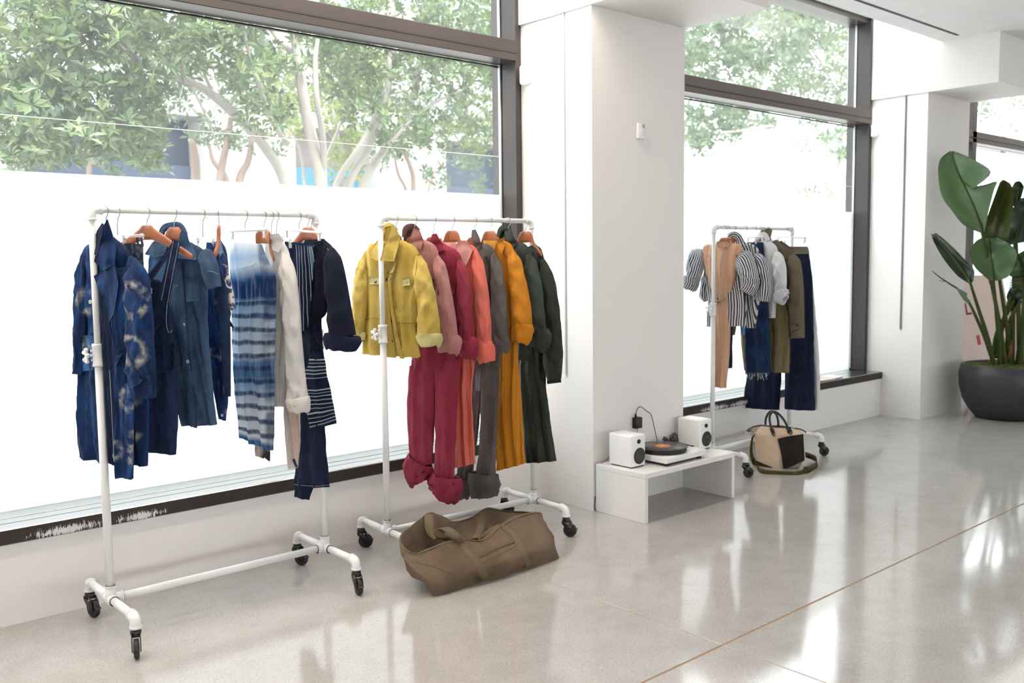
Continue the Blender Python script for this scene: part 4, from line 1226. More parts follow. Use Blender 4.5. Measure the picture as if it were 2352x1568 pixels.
# ---- 5 grey jumpsuit
mgr = cloth('charcoal_cotton', (0.095, 0.082, 0.077), (0.19, 0.17, 0.165), 0.7)
h, g = jacket(R2, 1089, B1, 'grey_jumpsuit', 'charcoal grey jumpsuit with cargo pocket and rolled trouser legs', 'jumpsuit', G2, mgr,
    [(1086, 562, 1106, 556), (1082, 585, 1136, 578), (1080, 690, 1146, 690), (1078, 790, 1150, 790), (1078, 850, 1148, 840)],
    [[(1134, 580, 22, 0.01), (1142, 640, 30, 0.03), (1147, 710, 36, 0.035), (1147, 776, 38, 0.035)]],
    [[(1147, 772, 40), (1146, 790, 46), (1146, 810, 40)]],
    [[(1084, 528), (1092, 527), (1102, 548), (1104, 570), (1092, 572), (1082, 550)]], 'wooden hanger hidden in the grey jumpsuit collar', seed=107)
put(h, 'leg', shell(h, [(1104, 830, 1148, 830), (1104, 940, 1144, 935), (1100, 1030, 1140, 1030), (1090, 1110, 1138, 1106)], 0.030, 0.012, 0.010, 0.055, 109, 36, 44), mgr, g)
put(h, 'leg', shell(h, [(1078, 830, 1108, 830), (1072, 960, 1102, 960), (1052, 1070, 1088, 1070), (1048, 1120, 1084, 1116)], 0.022, -0.015, 0.010, 0.055, 110, 36, 44), mgr, g)
cuff(h, 'rolled_leg_cuff', [(1112, 1086, 60), (1112, 1108, 70), (1112, 1126, 64), (1114, 1140, 40)], mgr, g, 0.018, 111, 0.10, 0.9, 0.015, 18)
cuff(h, 'rolled_leg_cuff', [(1068, 1096, 38), (1060, 1118, 44), (1056, 1140, 34)], mgr, g, -0.015, 112, 0.08, 0.9, 0.009, 14)
patch(h, 'cargo_pocket', [(1108, 838), (1144, 842), (1142, 912), (1106, 908)], mgr, g, 0.006, 0.003, 3)
patch(h, 'cargo_pocket', [(1091, 840), (1104, 836), (1102, 898), (1090, 896)], cloth('grey_sheen', (0.16, 0.16, 0.165), (0.3, 0.3, 0.31), 0.6, rough=0.5), g, 0.006, 0.003, 2)
patch(h, 'placket', [(1112, 590), (1120, 588), (1124, 680), (1116, 690)], mgr, g, 0.006, 0.003, 2)
# ---- 6 mustard dress
mmu = cloth('marigold_cotton', (0.60, 0.22, 0.012), (0.74, 0.33, 0.04), 0.6, rough=0.7, trans=0.12)
h, g = jacket(R2, 1125, B1, 'marigold_dress', 'marigold orange dress with a gathered rolled sleeve', 'dress', G2, mmu,
    [(1112, 560, 1152, 550), (1116, 585, 1180, 574), (1130, 690, 1188, 690), (1146, 790, 1188, 790), (1143, 930, 1198, 930), (1140, 1081, 1206, 1064)],
    [[(1174, 572, 24, 0.01), (1186, 630, 36, 0.03), (1196, 700, 44, 0.035), (1200, 752, 46, 0.035)]],
    [[(1202, 742, 44), (1200, 764, 46), (1196, 786, 34)]],
    [[(1142, 546), (1152, 548), (1160, 562), (1152, 584), (1142, 566)]], 'pale wooden hanger in the neck of the marigold dress', seed=113, fold=0.014, lam=0.055)
put(h, 'back_neck', shell(h, [(1110, 552, 1140, 552), (1112, 566, 1138, 568), (1118, 584, 1134, 584)], 0.004, 0.032, 0.003, 0.05, 114, 12, 24), cloth('marigold_inside', (0.60, 0.30, 0.04), (0.7, 0.4, 0.1), 0.5), g)
seam(h, [(1178, 930), (1182, 990), (1188, 1060)], g, mmu, 0.0014)
# ---- 7 dark green jacket
mdg = cloth('bottle_green_cotton', (0.034, 0.042, 0.034), (0.090, 0.115, 0.10), 0.7)
h, g = jacket(R2, 1166, B1, 'green_jacket', 'dark green jacket with an upright collar and puffed rolled cuff', 'jacket', G2, mdg,
    [(1158, 562, 1184, 550), (1166, 590, 1218, 578), (1176, 690, 1232, 690), (1186, 780, 1228, 780), (1190, 826, 1214, 830)],
    [[(1214, 580, 24, 0.01), (1224, 640, 34, 0.03), (1232, 710, 36, 0.035), (1234, 766, 42, 0.035)]],
    [[(1236, 756, 48), (1237, 776, 56), (1228, 796, 40)]],
    [[(1158, 530), (1172, 522), (1178, 540), (1188, 560), (1172, 574), (1160, 556)]], 'wooden hanger inside the dark green jacket collar', seed=117)
put(h, 'collar_stand', tubepx(h, [(1144, 545, 8), (1150, 528, 12), (1164, 520, 12), (1172, 524, 8)], 0.4, -0.005, 118, 20, 14, 0.002), mdg, g)
patch(h, 'inside_back', [(1144, 556), (1146, 538), (1152, 526), (1166, 521), (1176, 532), (1178, 558), (1160, 570)], cloth('green_shadow_side', (0.016, 0.018, 0.015)), g, 0, 0.003, 2, conform=False, o=-0.014)  # same cloth darkened, the shade inside the collar is in its colour
# ---- 8 black-green dress
mbg = cloth('black_green_satin', (0.016, 0.020, 0.013), (0.045, 0.058, 0.048), 0.7, rough=0.45)
h, g = jacket(R2, 1207, B1, 'black_green_dress', 'near-black green dress with a long ballooning sleeve at the rack end', 'dress', G2, mbg,
    [(1200, 572, 1230, 560), (1202, 600, 1248, 586), (1200, 700, 1256, 700), (1194, 850, 1252, 850), (1196, 960, 1263, 958), (1206, 1062, 1278, 1058)],
    [[(1244, 590, 24, 0.01), (1258, 660, 38, 0.025), (1266, 740, 42, 0.03), (1270, 820, 46, 0.03), (1272, 876, 32, 0.03)]],
    [], [], 'pale wooden hanger at the very end of the middle rack', seed=121, fold=0.014, lam=0.06)
patch(h, 'cuff_band', [(1256, 874), (1288, 870), (1289, 878), (1257, 882)], mbg, g, 0.004, 0.003, 1)

# ================================================================== third rack
G3 = 'clothes on the far rack'
PYR = 522
mst = striped('navy_white_stripe', 0.0175)
mst2 = striped('navy_white_stripe_fine', 0.0165, (0.56, 0.54, 0.54), (0.02, 0.022, 0.04))
B3 = 6
h = Hang(R3, 1664, B3, PYR)
wood_hanger(h, 'wooden hanger at the neck of the peach jumpsuit', 0.075)
g = garment(h, 'peach_jumpsuit', 'sleeveless peach jumpsuit tied at the waist at the front of the far rack', 'jumpsuit', G3)
mpe = cloth('peach_crepe', (0.66, 0.39, 0.25), (0.74, 0.50, 0.36), 0.5, trans=0.08)
put(h, 'bodice', shell(h, [(1640, 560, 1688, 558), (1618, 564, 1704, 566), (1615, 590, 1698, 590), (1624, 630, 1692, 625), (1634, 665, 1684, 655), (1640, 692, 1672, 690)], 0.045, 0, 0.022, 0.09, 131, 40, 56), mpe, g)
put(h, 'legs', shell(h, [(1640, 690, 1672, 688), (1636, 740, 1676, 745), (1638, 820, 1673, 820), (1640, 888, 1667, 891)], 0.04, 0, 0.020, 0.06, 132, 36, 48), mpe, g)
patch(h, 'neck_opening', [(1646, 557), (1649, 567), (1660, 573), (1672, 569), (1680, 556), (1664, 553)], cloth('peach_shadow_side', (0.42, 0.24, 0.14), (0.5, 0.3, 0.2), 0.5), g, 0.004, 0.002, 2)  # patch of the same peach darkened to stand for the shaded neck inside
mk('neckband', *tube([h.front(x, y, 0.003) for x, y in smooth_pts([(1646, 556), (1649, 568), (1660, 574), (1672, 570), (1680, 556)], 16)], 0.004, 6), mpe, g)
mk('back_neck', *join(tube([h.at(x, y, -0.02) for x, y in ((1646, 556), (1660, 552), (1680, 555))], 0.006, 6)), mpe, g)
mk('waist_tie', *tube([h.front(x, y, 0.006) for x, y in smooth_pts([(1638, 692), (1650, 690), (1662, 694), (1672, 688)], 14)], 0.007, 8), mpe, g)
for pts in ([(1648, 692), (1650, 712), (1648, 726)], [(1655, 694), (1659, 760), (1660, 824)], [(1652, 694), (1657, 740), (1662, 820)]):
    mk('tie_end', *tube([h.front(x, y, 0.008) for x, y in smooth_pts(pts, 12)], 0.004, 6, flat=0.5), mpe, g)
h = Hang(R3, 1672, B3, PYR)
g = garment(h, 'striped_blouse', 'navy and white striped blouse with puffed sleeves behind the peach jumpsuit', 'blouse', G3)
wood_hanger(h, 'wooden hanger of the striped blouse behind the peach jumpsuit', 0.075)
put(h, 'body', shell(h, [(1640, 562, 1690, 560), (1616, 568, 1706, 570), (1620, 630, 1704, 630), (1626, 690, 1714, 690), (1624, 750, 1712, 748)], 0.05, 0, 0.012, 0.09, 135, 40, 60), mst2, g)
for s, sd in (([(1612, 572, 34, 0.02), (1600, 596, 40, 0.04), (1594, 630, 34, 0.05), (1586, 655, 30, 0.05)], 136), ([(1702, 578, 34, 0.02), (1712, 606, 44, 0.05), (1722, 640, 40, 0.06), (1722, 660, 36, 0.06)], 137)):
    put(h, 'sleeve', tubepx(h, s, 0.9, 0.04, sd, 30, 28, 0.010, top=True), mst, g)
cuff(h, 'cuff', [(1590, 636, 34), (1587, 650, 34), (1583, 664, 24)], mst2, g, 0.055, 138)
cuff(h, 'cuff', [(1724, 636, 40), (1722, 654, 38), (1716, 670, 26)], mst2, g, 0.065, 139)
h = Hang(R3, 1686, B3, PYR)
wood_hanger(h, 'wooden hanger in the collar of the striped shirt', 0.075)
g = garment(h, 'striped_shirt', 'navy and white striped shirt with knotted sleeves and a stand collar', 'shirt', G3)
put(h, 'body', shell(h, [(1676, 560, 1704, 552), (1668, 580, 1742, 575), (1680, 660, 1746, 660), (1706, 752, 1734, 753)], 0.05, 0, 0.014, 0.08, 141, 40, 56), mst2, g)
put(h, 'sleeve', tubepx(h, [(1738, 580, 28, 0.02), (1748, 620, 34, 0.04), (1754, 660, 34, 0.05), (1750, 690, 34, 0.05)], 0.9, 0.04, 142, 30, 26, 0.014, top=True), mst, g)
put(h, 'sleeve', tubepx(h, [(1630, 600, 14, 0.0), (1622, 640, 18, 0.0), (1617, 672, 18, 0.0), (1624, 690, 12, 0.0)], 0.9, 0.0, 143, 24, 20, 0.012, top=True), mst, g)
put(h, 'collar', tubepx(h, [(1674, 556, 10), (1677, 542, 12), (1686, 538, 12), (1696, 544, 14), (1704, 558, 14)], 0.5, 0.01, 144, 24, 16, 0.003), mst, g)
# hanging behind: dark trousers, frayed denim skirt, khaki trousers
h = Hang(R3, 1712, B3, PYR)
clip_hanger(h, 1680, 1740, 548, 'clear clip hanger of the navy trousers behind the striped shirt', M['clear'])
g = garment(h, 'navy_cropped_trousers', 'narrow navy trousers showing below the striped shirts', 'trousers', G3)
mnv = cloth('navy_twill', (0.008, 0.013, 0.035), (0.018, 0.028, 0.07), 0.5)
put(h, 'leg', shell(h, [(1668, 640, 1700, 640), (1668, 750, 1684, 750), (1671, 846, 1682, 845)], 0.02, 0, 0.006, 0.07, 147, 26, 32), mnv, g)
put(h, 'pocket_bag', shell(h, [(1682, 700, 1694, 700), (1682, 750, 1691, 750), (1683, 770, 1688, 769)], 0.008, 0.01, 0.002, 0.05, 148, 14, 20), cloth('olive_lining', (0.09, 0.075, 0.05)), g)
h = Hang(R3, 1734, B3, PYR)
clip_hanger(h, 1716, 1753, 544, 'white clip hanger of the frayed denim skirt on the far rack', M['white_plastic'])
g = garment(h, 'frayed_denim_skirt', 'dark blue denim skirt with a white frayed hem', 'skirt', G3)
mfd = cloth('blue_denim', (0.006, 0.018, 0.055), (0.02, 0.06, 0.16), 0.7, scale=12)
put(h, 'body', shell(h, [(1716, 556, 1752, 556), (1714, 640, 1760, 640), (1712, 760, 1766, 760), (1713, 858, 1769, 860)], 0.05, 0, 0.014, 0.09, 151, 36, 52), mfd, g)
for k in range(16):
    x = 1715 + 3.4 * k
    p = h.front(x, 856, 0.0)
    q = p + V((0, 0, -random.uniform(0.02, 0.06))) + h.u * random.uniform(-0.02, 0.02)
    mk('frayed_thread', *tube([p, (p + q) / 2 + h.u * random.uniform(-0.008, 0.008), q], 0.0016, 4), M['shell_button'], g)
h = Hang(R3, 1744, B3, PYR)
wood_hanger(h, 'wooden hanger under the white shirt on the far rack', 0.08)
g = garment(h, 'white_shirt', 'white cotton shirt with a bunched rolled cuff on the far rack', 'shirt', G3)
mws = cloth('white_cotton', (0.80, 0.79, 0.80), (0.88, 0.88, 0.88), 0.4, trans=0.1)
put(h, 'body', shell(h, [(1736, 556, 1766, 552), (1734, 580, 1786, 574), (1750, 650, 1790, 650), (1760, 700, 1783, 700), (1761, 730, 1781, 730)], 0.04, 0, 0.010, 0.07, 153, 36, 48), mws, g)
put(h, 'sleeve', tubepx(h, [(1782, 578, 24, 0.02), (1790, 610, 28, 0.04), (1793, 650, 26, 0.045), (1792, 674, 26, 0.045)], 0.9, 0.04, 154, 28, 24, 0.010, top=True), mws, g)
cuff(h, 'rolled_cuff', [(1790, 668, 30), (1797, 680, 34), (1806, 684, 20)], mws, g, 0.05, 155, 0.15)
put(h, 'collar', tubepx(h, [(1738, 552, 10), (1744, 542, 12), (1756, 540, 12), (1764, 552, 12)], 0.5, 0.01, 156, 20, 14, 0.003), mws, g)
h = Hang(R3, 1752, B3, PYR)
clip_hanger(h, 1730, 1776, 553, 'clear clip hanger of the khaki trousers behind the white shirt', M['clear'])
g = garment(h, 'khaki_trousers', 'khaki cropped trousers between the denim skirt and navy trousers', 'trousers', G3)
mkh = cloth('khaki_twill', (0.16, 0.125, 0.065), (0.26, 0.205, 0.115), 0.6)
put(h, 'leg', shell(h, [(1752, 600, 1790, 600), (1758, 720, 1812, 720), (1768, 790, 1814, 790), (1772, 854, 1812, 856)], 0.035, 0, 0.012, 0.08, 157, 34, 48), mkh, g)
put(h, 'leg', shell(h, [(1716, 600, 1752, 600), (1702, 750, 1740, 750), (1706, 820, 1740, 820), (1710, 850, 1740, 852)], 0.03, -0.01, 0.008, 0.08, 158, 30, 40), mkh, g)
patch(h, 'pocket', [(1764, 738), (1776, 734), (1778, 760), (1766, 764)], mkh, g, 0.006, 0.003, 1)
patch(h, 'shirt_tail', [(1700, 746), (1716, 744), (1717, 768), (1702, 770)], cloth('sky_blue_cotton', (0.10, 0.22, 0.48), (0.16, 0.30, 0.56), 0.5), g, 0.02, 0.003, 1)
# olive jacket over a navy panel
h = Hang(R3, 1763, B3, PYR)
wood_hanger(h, 'wooden hanger inside the olive jacket on the far rack', 0.08)
g = garment(h, 'olive_jacket', 'olive green field jacket with a buttoned cuff on the far rack', 'jacket', G3)
mol = cloth('olive_cotton', (0.125, 0.105, 0.070), (0.20, 0.175, 0.13), 0.6)
put(h, 'body', shell(h, [(1756, 560, 1784, 550), (1756, 590, 1824, 580), (1776, 640, 1822, 640), (1780, 700, 1816, 700), (1782, 773, 1814, 775)], 0.04, 0, 0.010, 0.08, 161, 40, 50), mol, g)
put(h, 'lower_panel', shell(h, [(1778, 636, 1812, 634), (1780, 700, 1815, 700), (1778, 773, 1815, 775)], 0.012, 0.045, 0.005, 0.08, 165, 20, 32), mnv, g)
put(h, 'sleeve', tubepx(h, [(1818, 582, 30, 0.02), (1825, 630, 36, 0.05), (1828, 700, 36, 0.06), (1832, 776, 30, 0.06)], 0.9, 0.05, 162, 36, 26, 0.009, top=True), mol, g)
patch(h, 'collar', [(1739, 545), (1748, 528), (1766, 524), (1774, 527), (1770, 545), (1776, 560), (1764, 572), (1754, 550)], mol, g, 0.012, 0.005, 3)
patch(h, 'shoulder_tab', [(1788, 556), (1794, 552), (1822, 572), (1818, 580)], mol, g, 0.008, 0.003, 2)
patch(h, 'cuff_tab', [(1812, 746), (1838, 742), (1840, 752), (1816, 760)], mol, g, 0.008, 0.003, 2)
button(h, 1832, 748, g, M['black_button'], 0.008)
# wide navy trousers, white trousers
h = Hang(R3, 1806, B3, PYR)
clip_hanger(h, 1783, 1853, 546, 'white clip hanger of the wide navy trousers at the far rack end', M['white_plastic'], 544)
g = garment(h, 'wide_navy_trousers', 'wide-legged dark navy trousers with a khaki waistband', 'trousers', G3)
mwn = cloth('dark_navy_denim', (0.006, 0.010, 0.030), (0.014, 0.022, 0.06), 0.6)
put(h, 'hip', shell(h, [(1790, 580, 1857, 582), (1786, 640, 1865, 640), (1776, 700, 1867, 700), (1770, 760, 1868, 760)], 0.05, 0, 0.010, 0.1, 171, 30, 52), mwn, g)
put(h, 'leg', shell(h, [(1806, 740, 1868, 740), (1804, 840, 1869, 840), (1802, 938, 1872, 942)], 0.05, 0.0, 0.012, 0.1, 172, 30, 48), mwn, g)
put(h, 'leg', shell(h, [(1760, 740, 1806, 740), (1722, 840, 1796, 840), (1705, 934, 1790, 941)], 0.05, -0.02, 0.012, 0.1, 173, 30, 48), mwn, g)
patch(h, 'waistband', [(1788, 566), (1855, 566), (1858, 583), (1788, 583)], mol, g, 0.008, 0.004, 2)
h = Hang(R3, 1818, B3, PYR)
clip_hanger(h, 1800, 1850, 552, 'clear clip hanger of the white trousers at the far rack end', M['clear'])
g = garment(h, 'white_trousers', 'white trousers hanging behind the wide navy pair', 'trousers', G3)
put(h, 'leg', shell(h, [(1806, 570, 1858, 570), (1808, 640, 1866, 640), (1820, 750, 1876, 745), (1830, 850, 1883, 850), (1834, 941, 1883, 941)], 0.03, 0, 0.008, 0.09, 175, 34, 44), mws, g)
# ================================================================== bench with the record player
t = thing('low_bench', 'low white painted bench with panel sides in front of the pier', 'bench', (4.39, 3.57, 0))
BZ = 0.287
mk('top_board', *bbox(3.958, 4.818, 3.377, 3.757, BZ - 0.030, BZ, 0.0025, 2), M['bench'], t, False)
for a, b in ((3.958, 3.988), (4.788, 4.818)):
    mk('side_panel', *bbox(a, b, 3.377, 3.757, 0.0, BZ - 0.0302, 0.0025, 2), M['bench'], t, False)

def speaker(x, y, label, sx=0.125, sy=0.178, hh=0.190):
    t = thing('bookshelf_speaker', label, 'speaker', (x, y, BZ), 0, 'white speakers on the bench')
    z = BZ + 0.002
    mk('cabinet', *bbox(x, x + sx, y, y + sy, z + 0.004, z + hh, 0.009, 3), M['white_plastic'], t)
    mk('base_pad', *bbox(x + 0.01, x + sx - 0.01, y + 0.012, y + sy - 0.012, z - 0.002, z + 0.005, 0.001, 1), M['dark'], t, False)
    cone = plain('speaker_cone_%s' % ('a' if x < 4.3 else 'b'), (0.030, 0.026, 0.025), 0.5)
    for cx, cz, r, nm in ((x + sx * 0.56, z + 0.066, 0.045, 'woofer'), (x + sx * 0.50, z + 0.152, 0.0125, 'tweeter')):
        d = lathe([(r, 0.000), (r * 1.0, 0.004), (r * 0.93, 0.006), (r * 0.86, 0.0055), (r * 0.80, 0.003), (r * 0.40, 0.0010), (r * 0.34, 0.0025), (r * 0.2, 0.0045), (0.0005, 0.005)], 36)
        d = xf(d, Matrix.Translation((cx, y - 0.0005, cz)) @ Matrix.Rotation(PI / 2, 4, 'X'))
        # front baffle is drawn proud of the cabinet so that the cone can dish inwards
        ob = mk(nm, [(a, b - 0.010 if False else b, c) for a, b, c in d[0]], d[1], cone, t)
        ring = xf(lathe([(r * 1.0, 0.0), (r * 1.07, 0.002), (r * 1.07, -0.0005)], 36), Matrix.Translation((cx, y - 0.0005, cz)) @ Matrix.Rotation(PI / 2, 4, 'X'))
        mk('ring', *ring, M['dark'], ob)
    # openings in the cabinet front are covered by a shallow black well behind each cone
    return t
speaker(4.002, 3.515, 'white bookshelf speaker at the near end of the bench')
speaker(4.695, 3.555, 'white bookshelf speaker at the far end of the bench')

t = thing('record_player', 'white record player with black tonearm between the two speakers', 'record player', (4.37, 3.57, BZ))
mk('plinth', *bbox(4.178, 4.562, 3.402, 3.732, BZ + 0.018, BZ + 0.055, 0.006, 2), M['white_plastic'], t)
mk('underframe', *bbox(4.20, 4.54, 3.425, 3.71, BZ + 0.010, BZ + 0.018, 0.002, 1), M['dark'], t, False)
for x in (4.215, 4.525):
    for y in (3.435, 3.70):
        mk('foot', *lathe([(0, 0), (0.016, 0), (0.018, 0.006), (0.016, 0.011), (0, 0.011)], 18, (x, y, BZ)), M['rubber'], t)
PC = (4.325, 3.552)
mk('platter', *lathe([(0, 0.056), (0.135, 0.056), (0.143, 0.060), (0.145, 0.064), (0.145, 0.080), (0.143, 0.082), (0, 0.082)], 64, (PC[0], PC[1], BZ)), M['dark'], t)
px_ = at_y(1380 + 1390 * 0.11905, 920 + 790 * 0.11905, 3.665)
ca = at_y(1380 + 1205 * 0.11905, 920 + 728 * 0.11905, 3.70)
he = at_y(1380 + 1785 * 0.11905, 920 + 885 * 0.11905, 3.50)
mk('tonearm_base', *join(lathe([(0, 0.055), (0.022, 0.055), (0.022, 0.085), (0.012, 0.090), (0.012, px_.z - BZ + 0.008), (0, px_.z - BZ + 0.010)], 20, (px_.x, px_.y, BZ)), bbox(px_.x - 0.03, px_.x + 0.035, px_.y - 0.02, px_.y + 0.02, BZ + 0.056, BZ + 0.072, 0.003, 1)), M['dark'], t)
ar = mk('tonearm', *join(tube([ca, ca.lerp(px_, 0.35)], 0.014, 12), tube([ca.lerp(px_, 0.3), px_, px_.lerp(he, 0.9)], [0.008, 0.0075, 0.0045], 10)), M['black_plastic'], t)
_q = px_.lerp(he, 0.9)
mk('headshell', *join(tube([_q, he], [0.006, 0.008], 8), bbox(he.x - 0.008, he.x + 0.008, he.y - 0.010, he.y + 0.008, he.z - 0.022, he.z - 0.002, 0.002, 1)), M['dark'], ar)
mk('arm_rest', *bbox(_q.x - 0.004, _q.x + 0.004, _q.y + 0.02, _q.y + 0.028, BZ + 0.055, _q.z + 0.006, 0.0015, 1), M['dark'], t)
def vinyl_mat():
    m = NT('black_vinyl')
    ob = m.obj()
    sx = m.n('ShaderNodeSeparateXYZ'); m.l(ob, sx.inputs[0])
    r = m.math('SQRT', m.math('ADD', m.math('MULTIPLY', sx.outputs[0], sx.outputs[0]), m.math('MULTIPLY', sx.outputs[1], sx.outputs[1])))
    m.b.inputs['Base Color'].default_value = (0.012, 0.011, 0.011, 1)
    m.b.inputs['Roughness'].default_value = 0.25
    m.bump(m.math('FRACT', m.math('MULTIPLY', r, 700)), 0.15, 0.001)
    return m.m
t = thing('vinyl_record', 'black vinyl record with an orange label on the record player', 'record', (PC[0], PC[1], BZ + 0.083))
mk('disc', *lathe([(0.003, 0.0825), (0.150, 0.0825), (0.151, 0.0838), (0.150, 0.085), (0.052, 0.085), (0.050, 0.0855), (0.003, 0.0855)], 72, (PC[0], PC[1], BZ)), vinyl_mat(), t)
lm = NT('orange_record_label')
lm.l(lm.mixc(lm.ramp(lm.noise(lm.obj(), 14, 2), [(0.42, 0.0), (0.6, 1.0)]), (0.75, 0.30, 0.05), (0.75, 0.16, 0.12)), lm.b.inputs['Base Color'])
mk('label_disc', *lathe([(0.0035, 0.0856), (0.050, 0.0856), (0.050, 0.0861), (0.0035, 0.0861)], 40, (PC[0], PC[1], BZ)), lm.m, t)
mk('centre_pin', *lathe([(0.0028, 0.080), (0.0028, 0.092), (0.0015, 0.0945), (0, 0.095)], 12, (PC[0], PC[1], BZ)), M['steel'], t)

# plug, cables
t = thing('power_adapter', 'small black power adapter plugged into the pier wall', 'adapter', (4.325, 3.767, 0.46))
mk('body', *bbox(4.298, 4.356, 3.735, 3.7695, 0.455, 0.522, 0.004, 2), M['dark'], t)
mk('strain_relief', *tube([(4.312, 3.752, 0.520), (4.310, 3.752, 0.545)], [0.008, 0.006], 10), M['dark'], t)
cp = smooth_pts([(4.310, 3.752, 0.543), (4.318, 3.745, 0.575), (4.345, 3.742, 0.588), (4.40, 3.742, 0.555), (4.445, 3.742, 0.525), (4.475, 3.742, 0.445), (4.50, 3.742, 0.370), (4.53, 3.745, 0.325), (4.56, 3.74, 0.318)], 40)
mk('cable', *tube(cp, 0.0024, 8), M['dark'], t)
t = thing('speaker_cable_coil', 'loose bundle of black speaker cable behind the far speaker', 'cable', (4.66, 3.71, BZ))
for k in range(7):
    pts = []
    for i in range(20):
        a = 2 * PI * i / 19
        pts.append((4.655 + 0.030 * math.cos(a) + 0.004 * k - 0.01, 3.735 + 0.010 * math.sin(a * 2 + k), BZ + 0.045 + (0.032 + 0.004 * k) * math.sin(a) + 0.006 * math.sin(3 * a)))
    mk('loop', *tube(pts, 0.0016, 6), M['dark'], t)
tag(mk('red_wire', *tube(smooth_pts([(4.02, 3.70, BZ + 0.045), (3.995, 3.715, BZ + 0.02), (3.975, 3.73, BZ + 0.003)], 10), 0.0014, 6), plain('red_wire_coat', (0.30, 0.03, 0.02), 0.5)), 'thin red wire behind the near speaker on the bench', 'wire')
tag(mk('floor_cable', *tube(smooth_pts([(3.955, 3.76, 0.09), (3.935, 3.745, 0.06), (3.925, 3.74, 0.035), (3.935, 3.74, 0.012), (3.953, 3.755, 0.006)], 18), 0.0026, 6), M['dark']), 'short dark cable looping out behind the near end of the bench', 'cable')
t = thing('wall_cable_tail', 'thin pale cable hanging under the power adapter', 'cable', (4.32, 3.76, 0.40))
mk('cable', *tube(smooth_pts([(4.335, 3.755, 0.452), (4.318, 3.745, 0.438), (4.318, 3.74, 0.418), (4.345, 3.74, 0.408), (4.375, 3.74, 0.412)], 16), 0.0018, 6), plain('grey_cable', (0.35, 0.30, 0.28), 0.5), t)

# ================================================================== slumped canvas duffel
class Flat(Hang):
    def __init__(s, P, n):
        s.P = V(P); s.n = V(n).normalized(); s.u = V((0, 0, 1)).cross(s.n).normalized(); s.bvh = []
CENTRE = V((2.80, 3.44, 0.05))
ST = [  # base point, mid bulge, rim (photo x, y at distance)
    ((2.405, 3.290, 0.0), (2.375, 3.290, 0.085), at_y(948, 1272, 3.385)),
    ((2.520, 3.280, 0.0), (2.510, 3.255, 0.07), at_y(985, 1262, 3.365)),
    ((2.640, 3.275, 0.0), (2.635, 3.250, 0.08), at_y(1030, 1246, 3.375)),
    ((2.760, 3.272, 0.0), (2.760, 3.245, 0.08), at_y(1066, 1240, 3.385)),
    ((2.880, 3.272, 0.0), (2.885, 3.248, 0.08), at_y(1112, 1241, 3.39)),
    ((3.000, 3.272, 0.0), (3.010, 3.255, 0.08), at_y(1150, 1210, 3.40)),
    ((3.100, 3.275, 0.0), (3.105, 3.270, 0.08), at_y(1196, 1186, 3.415)),
    ((3.180, 3.290, 0.0), (3.165, 3.300, 0.07), at_y(1232, 1178, 3.44)),
    ((3.200, 3.400, 0.0), (3.200, 3.400, 0.07), at_y(1240, 1180, 3.54)),
    ((3.140, 3.500, 0.0), (3.175, 3.540, 0.07), at_y(1205, 1176, 3.66)),
    ((3.000, 3.510, 0.0), (3.050, 3.580, 0.08), at_y(1160, 1174, 3.72)),
    ((2.900, 3.510, 0.0), (2.930, 3.590, 0.09), at_y(1118, 1168, 3.72)),
    ((2.780, 3.510, 0.0), (2.800, 3.590, 0.09), at_y(1084, 1188, 3.70)),
    ((2.680, 3.505, 0.0), (2.690, 3.580, 0.10), at_y(1040, 1199, 3.67)),
    ((2.600, 3.490, 0.0), (2.580, 3.560, 0.13), at_y(990, 1181, 3.63)),
    ((2.535, 3.440, 0.0), (2.430, 3.500, 0.15), at_y(950, 1205, 3.58)),
    ((2.480, 3.370, 0.0), (2.345, 3.410, 0.14), at_y(918, 1240, 3.48)),
]
def closed_spline(P, n):
    P = [np.array(p, float) for p in P]
    m = len(P)
    out = []
    for i in range(n):
        s = i / n * m
        k = int(s); t_ = s - k
        a, b, c, d = P[(k - 1) % m], P[k % m], P[(k + 1) % m], P[(k + 2) % m]
        out.append(0.5 * ((2 * b) + (c - a) * t_ + (2 * a - 5 * b + 4 * c - d) * t_ ** 2 + (3 * b - 3 * c + d - a) * t_ ** 3))
    return out
NA, NP = 150, 34
loops = []
for k in range(3): loops.append(closed_spline([s[k] for s in ST], NA))
dv, df = [], []
for i in range(NA):
    b, m_, r_ = (V(loops[k][i]) for k in range(3))
    c2 = V((CENTRE.x + (b.x - CENTRE.x) * 0.55, CENTRE.y + (b.y - CENTRE.y) * 0.5, 0.0))
    inw = (CENTRE - r_); inw.z = 0; inw.normalize()
    i1 = r_ + inw * 0.012 - V((0, 0, 0.012))
    i2 = V((m_.x, m_.y, 0.07)) + inw * 0.022
    i3 = V((CENTRE.x + (b.x - CENTRE.x) * 0.7, CENTRE.y + (b.y - CENTRE.y) * 0.75, 0.012))
    prof = smooth_pts([c2, b.lerp(c2, 0.06) + V((0, 0, 0.0)), b + V((0, 0, 0.012)), m_, m_.lerp(r_, 0.55) - inw * 0.008, r_, i1, i2, i3], NP)
    for j, p in enumerate(prof):
        p = V(p)
        tt = j / (NP - 1)
        am = 0.016 * max(0, math.sin(PI * min(1, tt / 0.72))) ** 0.7
        w1 = noise.noise(V((p.x * 7 + p.z * 5, p.y * 7, p.z * 9 + 3)))
        w2 = noise.noise(V((p.x * 16 - p.z * 10, p.y * 16, p.z * 20)))
        o = (p - CENTRE); o.z = 0; o.normalize()
        w3 = 1 - 2.4 * abs(noise.noise(V((p.x * 5 + p.z * 11, p.y * 5, p.z * 4 + 9))))
        p = p + o * am * (w1 * 1.0 + w2 * 0.45 + w3 * 0.6) + V((0, 0, 0.006 * w2 * (1 if tt > 0.4 else 0)))
        p.z = max(p.z, 0.001)
        dv.append(p)
